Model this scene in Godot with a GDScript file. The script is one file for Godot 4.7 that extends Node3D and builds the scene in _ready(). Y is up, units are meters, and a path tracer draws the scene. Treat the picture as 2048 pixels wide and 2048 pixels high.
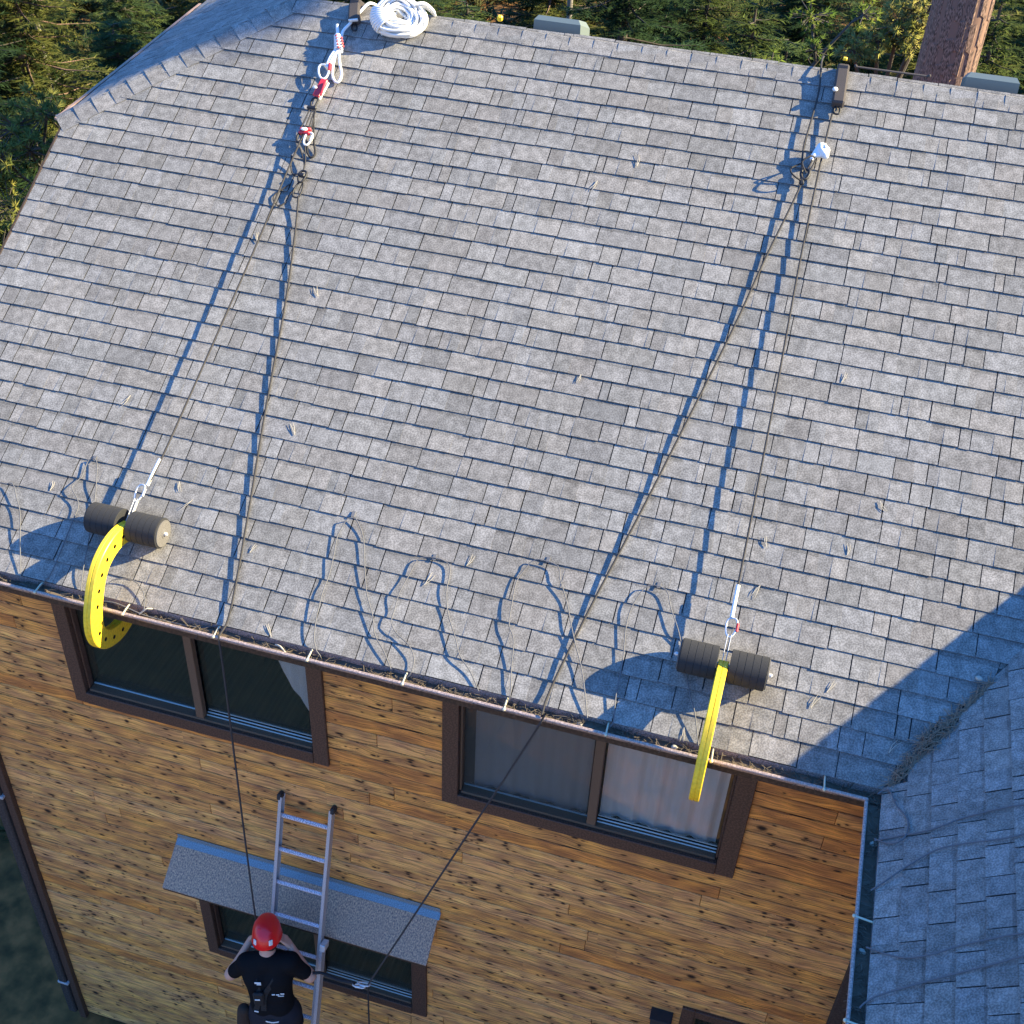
extends Node3D
# A shingled lodge roof seen from a drone: two rope-access eave rollers, a technician on a ladder, forest behind.
# The origin is the inner corner of the eaves; x runs along the eave, y is up, z points out of the plank wall.

const PITCH := 0.52984
const EXPOSURE := 0.143
const WING := 0.672
const WALL := -0.38
const GROUND := -6.65
const RIDGE := 4.868
const RAKE := -6.6

var SP := sin(PITCH)
var CP := cos(PITCH)
var names := {}
var M := {}
var rng := RandomNumberGenerator.new()
var eye := Vector3(-0.945, 5.353, 4.786)

# ---------------------------------------------------------------- mesh builder
class Shape:
	var v := PackedVector3Array()
	var n := PackedVector3Array()
	var t := PackedVector2Array()
	var c := PackedColorArray()
	var col := Color(1, 1, 1)
	var flat_uv := true

	func vert(p: Vector3, no: Vector3, uv: Vector2):
		v.push_back(p); n.push_back(no); t.push_back(uv); c.push_back(col)

	func tri(a: Vector3, b: Vector3, d: Vector3):   # counter-clockwise seen from outside
		var no := (b - a).cross(d - a).normalized()
		for p in [a, d, b]:
			vert(p, no, Vector2(p.x, p.y))

	func tri_n(a: Vector3, na: Vector3, b: Vector3, nb: Vector3, d: Vector3, nd: Vector3):
		vert(a, na, Vector2(a.x, a.y)); vert(d, nd, Vector2(d.x, d.y)); vert(b, nb, Vector2(b.x, b.y))

	func quad(a: Vector3, b: Vector3, d: Vector3, e: Vector3):
		tri(a, b, d); tri(a, d, e)

	func quad_uv(a: Vector3, b: Vector3, d: Vector3, e: Vector3, ua: Vector2, ub: Vector2, ud: Vector2, ue: Vector2):
		var no := (b - a).cross(d - a).normalized()
		vert(a, no, ua); vert(d, no, ud); vert(b, no, ub)
		vert(a, no, ua); vert(e, no, ue); vert(d, no, ud)

	func quad_n(a, na, b, nb, d, nd, e, ne):
		tri_n(a, na, b, nb, d, nd); tri_n(a, na, d, nd, e, ne)

	func box(x: Transform3D, size: Vector3, ch := 0.004):   # a chamfered box about x's origin
		var h := size * 0.5
		var k: float = min(ch, min(h.x, min(h.y, h.z)) * 0.8)
		var P := func(s: Vector3, axis: int) -> Vector3:
			var q := Vector3(s.x * (h.x - k), s.y * (h.y - k), s.z * (h.z - k))
			q[axis] = s[axis] * h[axis]
			return x * q
		for ax in 3:
			var a1 := (ax + 1) % 3
			var a2 := (ax + 2) % 3
			for sg in [-1.0, 1.0]:
				var cs := []
				for pr in [[-1, -1], [1, -1], [1, 1], [-1, 1]]:
					var s := Vector3.ZERO
					s[ax] = sg; s[a1] = pr[0]; s[a2] = pr[1]
					cs.append(P.call(s, ax))
				if sg > 0: quad(cs[0], cs[1], cs[2], cs[3])
				else: quad(cs[3], cs[2], cs[1], cs[0])
			# edges parallel to ax
			for s1 in [-1.0, 1.0]:
				for s2 in [-1.0, 1.0]:
					var lo := Vector3.ZERO
					lo[a1] = s1; lo[a2] = s2; lo[ax] = -1
					var hi := lo
					hi[ax] = 1
					var A: Vector3 = P.call(lo, a1)
					var B: Vector3 = P.call(hi, a1)
					var C: Vector3 = P.call(hi, a2)
					var D: Vector3 = P.call(lo, a2)
					_edge(A, B, C, D, x, s1, s2, a1, a2)
		for sx in [-1.0, 1.0]:
			for sy in [-1.0, 1.0]:
				for sz in [-1.0, 1.0]:
					var s := Vector3(sx, sy, sz)
					var A: Vector3 = P.call(s, 0)
					var B: Vector3 = P.call(s, 1)
					var C: Vector3 = P.call(s, 2)
					if (B - A).cross(C - A).dot(x.basis * s) > 0: tri(A, B, C)
					else: tri(A, C, B)

	func _edge(A, B, C, D, x, s1, s2, a1, a2):
		var o := Vector3.ZERO
		o[a1] = s1; o[a2] = s2
		if (B - A).cross(C - A).dot(x.basis * o) > 0: quad(A, B, C, D)
		else: quad(D, C, B, A)

	func bar(a: Vector3, b: Vector3, w: float, th: float, up := Vector3.UP, ch := 0.003):   # a box from a to b, w wide, th along up
		var d := (b - a)
		var l := d.length()
		d /= l
		var sx := d.cross(up).normalized()
		var u := sx.cross(d).normalized()
		box(Transform3D(Basis(d, u, sx), (a + b) * 0.5), Vector3(l, th, w), ch)

	func tube(pts: Array, rad, sides := 8, caps := true, closed := false):
		var m := pts.size()
		if m < 2: return
		var rings := []
		var norms := []
		var u := Vector3.ZERO
		for i in m:
			var a: Vector3 = pts[(i - 1 + m) % m] if closed else pts[max(i - 1, 0)]
			var b: Vector3 = pts[(i + 1) % m] if closed else pts[min(i + 1, m - 1)]
			var d := (b - a).normalized()
			if u == Vector3.ZERO:
				u = d.cross(Vector3(0.31, 0.87, 0.38)).normalized()
			u = (u - d * u.dot(d)).normalized()
			var w := d.cross(u)
			var r: float = rad[i] if rad is Array else rad
			var ring := []
			var nn := []
			for k in sides:
				var an := TAU * k / sides
				var o := u * cos(an) + w * sin(an)
				ring.append(pts[i] + o * r); nn.append(o)
			rings.append(ring); norms.append(nn)
		for i in (m if closed else m - 1):
			var j := (i + 1) % m
			for k in sides:
				var q := (k + 1) % sides
				quad_n(rings[i][k], norms[i][k], rings[i][q], norms[i][q], rings[j][q], norms[j][q], rings[j][k], norms[j][k])
		if caps and not closed:
			for k in range(1, sides - 1):
				tri(rings[0][0], rings[0][k + 1], rings[0][k])
				tri(rings[m - 1][0], rings[m - 1][k], rings[m - 1][k + 1])

	func lathe(prof: Array, x: Transform3D, segs := 20):   # profile of (radius, height) turned about x's y axis
		for i in prof.size() - 1:
			var p: Vector2 = prof[i]
			var q: Vector2 = prof[i + 1]
			if p.distance_to(q) < 1e-6: continue
			var nn := Vector2(q.y - p.y, -(q.x - p.x)).normalized()
			for k in segs:
				var a := TAU * k / segs
				var b := TAU * (k + 1) / segs
				var ca := Vector3(cos(a), 0, -sin(a))
				var cb := Vector3(cos(b), 0, -sin(b))
				var na := x.basis * (ca * nn.x + Vector3(0, nn.y, 0))
				var nb := x.basis * (cb * nn.x + Vector3(0, nn.y, 0))
				var A := x * (ca * p.x + Vector3(0, p.y, 0))
				var B := x * (cb * p.x + Vector3(0, p.y, 0))
				var C := x * (cb * q.x + Vector3(0, q.y, 0))
				var D := x * (ca * q.x + Vector3(0, q.y, 0))
				if p.x > 1e-6: tri_n(A, na, B, nb, C, nb)
				if q.x > 1e-6: tri_n(A, na, C, nb, D, na)

	func ball(at: Vector3, r: Vector3, segs := 10, basis := Basis()):
		var prof := []
		for i in segs + 1:
			var a := -PI / 2 + PI * i / segs
			prof.append(Vector2(cos(a), sin(a)))
		for i in segs:
			for k in segs * 2:
				var P := []
				for w in [[i, k], [i, k + 1], [i + 1, k + 1], [i + 1, k]]:
					var an: float = TAU * w[1] / (segs * 2)
					P.append(Vector3(prof[w[0]].x * cos(an), prof[w[0]].y, -prof[w[0]].x * sin(an)))
				var N := []
				for o in P: N.append((basis * (o / r)).normalized())
				quad_n(at + basis * (P[0] * r), N[0], at + basis * (P[1] * r), N[1], at + basis * (P[2] * r), N[2], at + basis * (P[3] * r), N[3])

	func mesh(off := Vector3.ZERO) -> ArrayMesh:
		var a := []
		a.resize(Mesh.ARRAY_MAX)
		if off != Vector3.ZERO:
			for i in v.size(): v[i] -= off
		a[Mesh.ARRAY_VERTEX] = v
		a[Mesh.ARRAY_NORMAL] = n
		a[Mesh.ARRAY_TEX_UV] = t
		a[Mesh.ARRAY_COLOR] = c
		var m := ArrayMesh.new()
		m.add_surface_from_arrays(Mesh.PRIMITIVE_TRIANGLES, a)
		return m

	func base() -> Vector3:
		var lo := v[0]
		var hi := v[0]
		for p in v:
			lo = lo.min(p); hi = hi.max(p)
		return Vector3((lo.x + hi.x) / 2, lo.y, (lo.z + hi.z) / 2)

# ---------------------------------------------------------------- naming
func numbered(called: String, parent: Node) -> String:
	var key := str(parent.get_instance_id()) + called
	if not names.has(key):
		names[key] = 0
		return called
	names[key] += 1
	return "%s_%03d" % [called, names[key]]

func tag(o: Node, label: String, category: String, group := "", kind := ""):
	o.set_meta("label", label)
	if category: o.set_meta("category", category)
	if group: o.set_meta("group", group)
	if kind: o.set_meta("kind", kind)

func thing(called: String, at: Vector3, label: String, category: String, group := "") -> Node3D:
	var o := Node3D.new()
	o.name = numbered(called, self)
	add_child(o)
	o.position = at
	tag(o, label, category, group)
	return o

# commits a shape drawn in world coordinates as one mesh: a thing of its own (parent null), a part of a thing, or a sub-part of a part
func obj(called: String, s: Shape, m: Material, parent: Node3D = null) -> MeshInstance3D:
	var o := MeshInstance3D.new()
	var off := Vector3.ZERO
	if parent == null:
		off = s.base()
		o.position = off
		parent = self
	else:
		var g := Vector3.ZERO
		var q: Node = parent
		while q != self:
			g += (q as Node3D).position
			q = q.get_parent()
		off = g
	o.mesh = s.mesh(off)
	o.material_override = m
	o.name = numbered(called, parent)
	parent.add_child(o, true)
	return o

func structure(called: String, s: Shape, m: Material) -> MeshInstance3D:
	var o := obj(called, s, m)
	o.set_meta("kind", "structure")
	return o

# ---------------------------------------------------------------- places on the roofs
func RP(x: float, s: float, h := 0.0) -> Vector3:   # main slope: along the eave, up the slope, above the shingles
	return Vector3(x, s * SP + h * CP, -s * CP + h * SP)

func RN() -> Vector3:
	return Vector3(0, CP, SP)

func RU() -> Vector3:
	return Vector3(0, SP, -CP)

func WP(z: float, t: float, h := 0.0) -> Vector3:   # wing slope
	return Vector3(t * cos(WING) - h * sin(WING), t * sin(WING) + h * cos(WING), z)

func curve(pts: Array, step := 0.04) -> Array:   # Catmull-Rom through the points
	var out := []
	for i in pts.size() - 1:
		var a: Vector3 = pts[max(i - 1, 0)]
		var b: Vector3 = pts[i]
		var d: Vector3 = pts[i + 1]
		var e: Vector3 = pts[min(i + 2, pts.size() - 1)]
		var k: int = max(1, int(b.distance_to(d) / step))
		for j in k:
			out.append(b.cubic_interpolate(d, a, e, float(j) / k))
	out.append(pts[-1])
	return out

func oval(at: Vector3, u: Vector3, w: Vector3, a: float, b: float, k := 18) -> Array:   # a carabiner-like closed loop, pear-shaped
	var out := []
	for i in k:
		var an := TAU * i / k
		var wide := b * (1.0 + 0.22 * cos(an))
		out.append(at + u * (a * cos(an)) + w * (wide * sign(sin(an)) * pow(abs(sin(an)), 0.75)))
	return out

# ---------------------------------------------------------------- textures
func noise_tex(size: int, seed_: int, freq: float, lo: float, hi: float, octaves := 3, tint_lo := Color.WHITE, tint_hi := Color.WHITE) -> ImageTexture:
	var f := FastNoiseLite.new()
	f.seed = seed_
	f.frequency = freq
	f.fractal_octaves = octaves
	f.noise_type = FastNoiseLite.TYPE_SIMPLEX
	var im := f.get_seamless_image(size, size)
	im.convert(Image.FORMAT_L8)
	var d := im.get_data()
	var out := PackedByteArray()
	out.resize(size * size * 3)
	var lut := PackedByteArray()
	lut.resize(768)
	for i in 256:
		var k := i / 255.0
		var g := lerpf(lo, hi, k)
		var cc := tint_lo.lerp(tint_hi, k)
		lut[i * 3] = int(clampf(g * cc.r, 0, 1) * 255); lut[i * 3 + 1] = int(clampf(g * cc.g, 0, 1) * 255); lut[i * 3 + 2] = int(clampf(g * cc.b, 0, 1) * 255)
	for i in d.size():
		var j := d[i] * 3
		out[i * 3] = lut[j]; out[i * 3 + 1] = lut[j + 1]; out[i * 3 + 2] = lut[j + 2]
	var r := Image.create_from_data(size, size, false, Image.FORMAT_RGB8, out)
	r.generate_mipmaps()
	return ImageTexture.create_from_image(r)

func granule_tex(size: int) -> ImageTexture:   # mineral granules: salt-and-pepper grain over soft blotches
	var f := FastNoiseLite.new()
	f.seed = 5
	f.frequency = 0.012
	f.fractal_octaves = 2
	f.noise_type = FastNoiseLite.TYPE_SIMPLEX
	var soft := f.get_seamless_image(size, size)
	soft.convert(Image.FORMAT_L8)
	var a := soft.get_data()
	f.frequency = 0.075
	f.fractal_octaves = 3
	f.seed = 8
	var fine := f.get_seamless_image(size, size)
	fine.convert(Image.FORMAT_L8)
	var b := fine.get_data()
	var out := PackedByteArray()
	out.resize(size * size * 3)
	var r := RandomNumberGenerator.new()
	r.seed = 3
	for i in size * size:
		var k := 0.72 + 0.16 * (a[i] / 255.0 - 0.5) + 0.32 * (b[i] / 255.0 - 0.5) + 0.16 * (r.randf() - 0.5)
		var g := int(clampf(k, 0.05, 1.0) * 255)
		out[i * 3] = g; out[i * 3 + 1] = g; out[i * 3 + 2] = int(clampf(k * 1.01, 0.05, 1.0) * 255)
	var im := Image.create_from_data(size, size, false, Image.FORMAT_RGB8, out)
	im.generate_mipmaps()
	return ImageTexture.create_from_image(im)

func wood_tex(seed_: int, base: Color, knots: int) -> ImageTexture:   # one plank of knotty pine, 2.6 m by 0.133 m
	var W := 1024
	var H := 64
	var r := RandomNumberGenerator.new()
	r.seed = seed_
	var f := FastNoiseLite.new()
	f.seed = seed_
	f.frequency = 0.02
	f.fractal_octaves = 3
	var ks := []
	for i in knots:
		ks.append([r.randf() * W, 6 + r.randf() * (H - 12), r.randf_range(1.4, 4.2), r.randf_range(1.0, 2.8), r.randf_range(-0.5, 0.5)])
	for i in r.randi_range(0, 1):
		ks.append([r.randf() * W, H * 0.5 + r.randf_range(-14, 14), r.randf_range(6, 9), r.randf_range(0.8, 1.4), 0.0])
	var out := PackedByteArray()
	out.resize(W * H * 3)
	var warp := PackedFloat32Array()
	var dark := PackedFloat32Array()
	warp.resize(W * H); dark.resize(W * H)
	for q in ks:
		var rx: float = q[2] * q[3]
		var ry: float = q[2]
		for y in range(max(0, int(q[1] - ry * 4)), min(H, int(q[1] + ry * 4) + 1)):
			for x in range(int(q[0] - rx * 5), int(q[0] + rx * 5) + 1):
				var dx: float = (x - q[0]) / rx
				var dy: float = (y - q[1] - q[4] * (x - q[0]) * 0.3) / ry
				var dd := sqrt(dx * dx + dy * dy)
				var at := y * W + posmod(x, W)
				dark[at] = max(dark[at], clampf(1.5 - dd, 0, 1) * 0.86 + clampf(3.4 - dd, 0, 2.2) * 0.07)
				warp[at] += exp(-dx * dx * 0.12) * exp(-dy * dy * 0.2) * sign(dy) * 3.0
	for y in H:
		for x in W:
			var i := y * W + x
			var yy := y + warp[i] + f.get_noise_2d(x * 0.25, 7.0) * 14.0
			var g := f.get_noise_2d(x * 0.22, yy * 5.0)
			var g2 := f.get_noise_2d(x * 0.5 + 900.0, yy * 16.0)
			var tone := f.get_noise_2d(x * 0.35 + 300.0, y * 0.6)
			var k := 0.92 + 0.24 * g + 0.16 * g2 + 0.22 * tone
			var crack := 1.0 - 0.55 * smoothstep(0.36, 0.52, f.get_noise_2d(x * 0.16 + 555.0, yy * 9.0))
			var dk := dark[i]
			k *= crack
			var R := base.r * k
			var G := base.g * (k * 0.97 + 0.03 * tone)
			var B := base.b * (k - 0.10 * tone)
			out[i * 3] = int(clampf(lerpf(R, 0.13, dk), 0, 1) * 255)
			out[i * 3 + 1] = int(clampf(lerpf(G, 0.07, dk), 0, 1) * 255)
			out[i * 3 + 2] = int(clampf(lerpf(B, 0.03, dk), 0, 1) * 255)
	var im := Image.create_from_data(W, H, false, Image.FORMAT_RGB8, out)
	im.generate_mipmaps()
	return ImageTexture.create_from_image(im)

func mat(col: Color, rough := 0.8, metal := 0.0, tex: Texture2D = null, tri := 0.0) -> StandardMaterial3D:
	var m := StandardMaterial3D.new()
	m.albedo_color = col
	m.roughness = rough
	m.metallic = metal
	if tex: m.albedo_texture = tex
	if tri > 0:
		m.uv1_triplanar = true
		m.uv1_world_triplanar = true
		m.uv1_scale = Vector3.ONE * tri
	return m

func lin(r: float, g: float, b: float) -> Color:
	return Color(r, g, b).linear_to_srgb()

func materials():
	var gran := granule_tex(1024)
	M.shingle = mat(Color.WHITE, 0.95, 0, gran)
	M.shingle.vertex_color_use_as_albedo = true
	M.shingle.uv1_scale = Vector3(0.8, 0.8, 0.8)
	M.deck = mat(lin(0.06, 0.06, 0.065), 0.95, 0, gran)
	var n1 := noise_tex(512, 21, 0.03, 0.55, 1.0, 4)
	var n2 := noise_tex(512, 33, 0.09, 0.35, 1.0, 4)
	M.planks = []
	var bases := [Color(0.89, 0.67, 0.37), Color(0.87, 0.64, 0.34), Color(0.91, 0.69, 0.40), Color(0.84, 0.61, 0.33), Color(0.87, 0.63, 0.32), Color(0.87, 0.66, 0.37), Color(0.84, 0.57, 0.27), Color(0.90, 0.68, 0.39)]
	for i in 8:
		M.planks.append(mat(Color.WHITE, 0.75, 0, wood_tex(100 + i * 7, bases[i], [18, 24, 14, 22, 13, 20, 5, 17][i])))
	M.backing = mat(lin(0.03, 0.02, 0.013), 0.95)
	M.trim = mat(lin(0.135, 0.072, 0.048), 0.6, 0, n1, 3.0)
	M.trim_worn = mat(lin(0.30, 0.19, 0.115), 0.8, 0, n2, 5.0)
	M.corner = mat(lin(0.075, 0.06, 0.055), 0.7, 0, n1, 2.0)
	M.soffit = mat(lin(0.10, 0.06, 0.035), 0.8, 0, n1, 2.0)
	M.gutter = mat(lin(0.66, 0.51, 0.45), 0.45, 0.0, n1, 4.0)
	M.spike = mat(lin(0.62, 0.58, 0.42), 0.4, 0.3)
	M.alu = mat(lin(0.78, 0.77, 0.78), 0.42, 0.15, n1, 9.0)
	M.rung = mat(lin(0.95, 0.88, 0.95), 0.5, 0.1, noise_tex(512, 77, 0.05, 0.30, 1.35, 3), 4.0)
	M.rubber = mat(lin(0.03, 0.028, 0.028), 0.8)
	M.steel = mat(lin(0.70, 0.70, 0.69), 0.38, 0.35)
	M.white_rope = mat(lin(0.82, 0.82, 0.80), 0.9)
	M.rope = mat(lin(0.075, 0.07, 0.068), 0.9, 0, n1, 30.0)
	M.black_rope = mat(lin(0.02, 0.02, 0.022), 0.85)
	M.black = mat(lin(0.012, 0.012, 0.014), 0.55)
	M.red = mat(lin(0.62, 0.03, 0.045), 0.35)
	M.red_fleck = mat(lin(0.55, 0.10, 0.10), 0.85)
	M.yellow = mat(lin(1.0, 0.68, 0.035), 0.38, 0, noise_tex(512, 19, 0.02, 0.86, 1.06, 5), 3.0)
	M.foam = mat(lin(0.066, 0.067, 0.070), 0.95, 0, n2, 5.0)
	M.disc = mat(lin(0.33, 0.31, 0.29), 0.8, 0, n2, 14.0)
	M.block = mat(lin(0.15, 0.125, 0.115), 0.85, 0, n2, 14.0)
	M.cable = mat(lin(0.13, 0.13, 0.135), 0.6)
	M.clip = mat(lin(0.75, 0.74, 0.70), 0.5)
	M.twig = mat(lin(0.46, 0.42, 0.34), 0.85)
	M.debris = mat(lin(0.36, 0.25, 0.17), 0.95)
	M.vent = mat(lin(0.15, 0.19, 0.185), 0.5)
	M.vent_dark = mat(lin(0.02, 0.02, 0.02), 0.9)
	M.roofing = mat(lin(0.95, 0.73, 0.52), 0.95, 0, noise_tex(512, 91, 0.10, 0.42, 1.05, 4, Color(0.8, 0.85, 1.0), Color(1.0, 0.93, 0.82)), 1.1)
	M.flashing = mat(lin(0.38, 0.50, 0.56), 0.45, 0.4, n1, 6.0)
	M.glass = mat(Color(0.27, 0.30, 0.26, 0.24), 0.03)
	M.glass.transparency = BaseMaterial3D.TRANSPARENCY_ALPHA
	M.glass.metallic_specular = 0.6
	M.screen = mat(Color(0.30, 0.31, 0.30, 0.26), 0.9)
	M.screen.transparency = BaseMaterial3D.TRANSPARENCY_ALPHA
	M.curtain = mat(lin(0.80, 0.86, 0.88), 0.95)
	M.curtain.backlight_enabled = true
	M.curtain.backlight = Color(0.2, 0.22, 0.25)
	M.room = mat(lin(0.20, 0.17, 0.14), 0.9)
	M.track = mat(lin(0.45, 0.55, 0.56), 0.45, 0.5)
	M.skin = mat(lin(0.60, 0.35, 0.25), 0.6)
	M.shirt = mat(lin(0.012, 0.012, 0.013), 0.95)
	M.shirt.metallic_specular = 0.15
	M.trousers = mat(lin(0.030, 0.028, 0.032), 0.95)
	M.trousers.metallic_specular = 0.15
	M.hair = mat(lin(0.03, 0.02, 0.014), 0.8)
	M.helmet = mat(lin(0.90, 0.012, 0.018), 0.32)
	M.helmet.clearcoat_enabled = true
	M.helmet.clearcoat = 0.35
	M.helmet.clearcoat_roughness = 0.15
	M.room.albedo_texture = n1
	M.web = mat(lin(0.010, 0.011, 0.012), 0.8)
	M.print = mat(lin(0.75, 0.78, 0.76), 0.7)
	M.bag = mat(lin(0.035, 0.02, 0.012), 0.9)
	M.bark = mat(lin(0.42, 0.27, 0.20), 0.95, 0, noise_tex(512, 55, 0.04, 0.25, 1.25, 5), 1.5)
	M.bark.uv1_scale = Vector3(3.0, 0.7, 3.0)
	M.bark_grey = mat(lin(0.20, 0.17, 0.14), 0.95, 0, n2, 2.0)
	M.bark_pale = mat(lin(0.55, 0.50, 0.42), 0.9, 0, n2, 3.0)
	M.leaf = mat(Color.WHITE, 0.95)
	M.leaf.metallic_specular = 0.15
	M.leaf.vertex_color_use_as_albedo = true
	M.leaf.backlight_enabled = true
	M.leaf.backlight = Color(0.18, 0.2, 0.08)
	M.floor = mat(lin(0.27, 0.13, 0.05), 0.98, 0, noise_tex(1024, 44, 0.012, 0.55, 1.12, 6, Color(0.9, 1.0, 0.8), Color(1.0, 0.92, 0.82)), 0.22)
	M.bounce_gravel = mat(lin(0.48, 0.40, 0.30), 0.98, 0, noise_tex(512, 45, 0.06, 0.7, 1.1, 5), 0.5)  # pale and warm so the added yard bounces light onto the wall

# ---------------------------------------------------------------- roofs
var tabs := []
var blotch := FastNoiseLite.new()

func hip_x(s: float) -> float:
	return -6.60 + (s - 3.52) * 1.006

func place_main(a: float, s: float, h: float) -> Vector3:
	return RP(a, s, h)

func place_wing(a: float, s: float, h: float) -> Vector3:
	return WP(a, s, h)

const HIP0 := Vector3(-6.63, 1.762, -3.03)   # lower front corner of the clipped gable; its eave runs slightly out of square
const HIP1 := Vector3(-6.97, 1.762, -5.91)
const HIPTOP := Vector3(-5.245, 2.461, -4.2)

func hip_axes() -> Basis:
	var a := (HIP0 - HIP1).normalized()
	var up := HIPTOP - HIP0
	up = (up - a * up.dot(a)).normalized()
	return Basis(a, up, a.cross(up))

func place_hip(a: float, s: float, h: float) -> Vector3:
	return HIP0 + hip_axes() * Vector3(a, s, h)

func tone() -> Color:   # mineral tones of a weathered grey shingle
	var k: float = [0.45, 0.48, 0.425, 0.465, 0.40, 0.50][rng.randi() % 6] * rng.randf_range(0.93, 1.07)
	var w := rng.randf_range(-0.5, 1.0)
	return Color(k * (1.05 + 0.03 * w), k, k * (0.90 - 0.03 * w))

func course(place: Callable, s0: float, ln: float, lo: Callable, hi: Callable):   # one course of tabs between two slanting ends
	var a: float = min(lo.call(s0), lo.call(s0 + ln)) - rng.randf() * 0.3
	var end: float = max(hi.call(s0), hi.call(s0 + ln))
	while a < end:
		var w := rng.randf_range(0.18, 0.35)
		if rng.randf() < 0.16: w = rng.randf_range(0.055, 0.14)
		var g := rng.randf_range(0.005, 0.008)
		var b := a + w - g
		var p := [clampf(a, lo.call(s0), hi.call(s0)), clampf(b, lo.call(s0), hi.call(s0)), clampf(b, lo.call(s0 + ln), hi.call(s0 + ln)), clampf(a, lo.call(s0 + ln), hi.call(s0 + ln))]
		if p[1] - p[0] > 0.004 or p[2] - p[3] > 0.004:
			var cuts := [0.0]
			var cols := [tone()]
			var lifts := [[0.0005, 0.0028][rng.randi() % 2] + rng.randf_range(0.0, 0.0010)]
			if w > 0.16:
				for i in rng.randi_range(0, 2):
					var q: float = cuts[-1] + rng.randf_range(0.22, 0.6)
					if q < 0.9:
						cuts.append(q); cols.append(tone()); lifts.append((0.0005 if lifts[-1] > 0.002 else 0.0028) + rng.randf_range(0.0, 0.0010))
			cuts.append(1.0)
			var bands := []
			for i in cols.size(): bands.append(rng.randf_range(0.012, 0.034) if rng.randf() < 0.65 else 0.002)
			var patch := 1.0 + 0.10 * blotch.get_noise_2d(a * 60.0, s0 * 22.0)   # weathering that drifts over the slope
			for i in cols.size(): cols[i] = cols[i] * patch
			tabs.append({"place": place, "wing": place == place_wing, "p": p, "s": s0 + rng.randf_range(-0.0035, 0.0035), "l": ln + 0.02, "cuts": cuts, "cols": cols, "lifts": lifts, "trim": [a < p[0] - 0.001 or a < p[3] - 0.001, b > p[1] + 0.001 or b > p[2] + 0.001], "bands": bands, "u": rng.randf() * 3.0})
		a += w

func draw_tab(sh: Shape, d: Dictionary):
	var P: Callable = d.place
	var p: Array = d.p
	var s0: float = d.s
	var s1: float = s0 + d.l
	var sb: float = s1 - 0.020   # where the next course laps over
	var hu := -0.0065
	var hb := -0.0030   # the butt edge stands off the course below by a dark slot
	var u: float = d.u
	var core := Color(0.20, 0.20, 0.20)   # the asphalt core shows along the cut edges
	for i in d.cols.size():
		var hl: float = d.lifts[i]
		var hm: float = lerpf(hl, hu, (sb - s0) / d.l)
		var f0: float = d.cuts[i]
		var f1: float = d.cuts[i + 1]
		var A := [lerpf(p[0], p[1], f0), lerpf(p[0], p[1], f1), lerpf(p[3], p[2], f1), lerpf(p[3], p[2], f0)]
		var k: float = (sb - s0) / d.l
		var m0: float = lerpf(A[0], A[3], k)
		var m1: float = lerpf(A[1], A[2], k)
		sh.col = d.cols[i]
		var sc: float = sb - d.bands[i]   # some tabs carry a printed shadow band at their upper edge
		var kc: float = (sc - s0) / d.l
		var c0: float = lerpf(A[0], A[3], kc)
		var c1: float = lerpf(A[1], A[2], kc)
		var hc: float = lerpf(hl, hu, kc)
		sh.quad_uv(P.call(A[0], s0, hl), P.call(A[1], s0, hl), P.call(c1, sc, hc), P.call(c0, sc, hc), Vector2(A[0] + u, s0), Vector2(A[1] + u, s0), Vector2(c1 + u, sc), Vector2(c0 + u, sc))
		sh.col = d.cols[i] * 0.74
		sh.quad_uv(P.call(c0, sc, hc), P.call(c1, sc, hc), P.call(m1, sb, hm), P.call(m0, sb, hm), Vector2(c0 + u, sc), Vector2(c1 + u, sc), Vector2(m1 + u, sb), Vector2(m0 + u, sb))
		sh.col = d.cols[i]
		sh.quad_uv(P.call(m0, sb, hm), P.call(m1, sb, hm), P.call(A[2], s1, hu), P.call(A[3], s1, hu), Vector2(m0 + u, sb), Vector2(m1 + u, sb), Vector2(A[2] + u, s1), Vector2(A[3] + u, s1))
		sh.col = core
		sh.quad(P.call(A[0], s0, hb), P.call(A[1], s0, hb), P.call(A[1], s0, hl), P.call(A[0], s0, hl))
		if i > 0:
			var hp: float = d.lifts[i - 1]
			if hp > hl: sh.tri(P.call(A[0], s0, hl), P.call(A[3], s1, hu), P.call(A[0], s0, hp))
			elif hl > hp: sh.tri(P.call(A[3], s1, hu), P.call(A[0], s0, hp), P.call(A[0], s0, hl))
	var ha: float = d.lifts[0]
	var hz: float = d.lifts[-1]
	sh.col = d.cols[-1] if d.trim[1] else core   # tabs cut along a valley or hip are dressed down flush
	sh.quad(P.call(p[1], s0, hb), P.call(p[2], s1, hb - 0.0036), P.call(p[2], s1, hu), P.call(p[1], s0, hz))
	sh.col = d.cols[0] if d.trim[0] else core
	sh.quad(P.call(p[3], s1, hb - 0.0036), P.call(p[0], s0, hb), P.call(p[0], s0, ha), P.call(p[3], s1, hu))

func in_view(p: Vector3) -> float:   # pixels per metre squared, 0 outside the frame
	var b := Basis.from_euler(Vector3(-0.67713, 0.25600, 0.05057))
	var q := (p - eye) * b
	if q.z > -0.5: return 0.0
	var k := tan(deg_to_rad(45.357) / 2) * -q.z * 1.04
	if abs(q.x) > k or abs(q.y) > k: return 0.0
	return 1.0 / (q.z * q.z)

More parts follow.
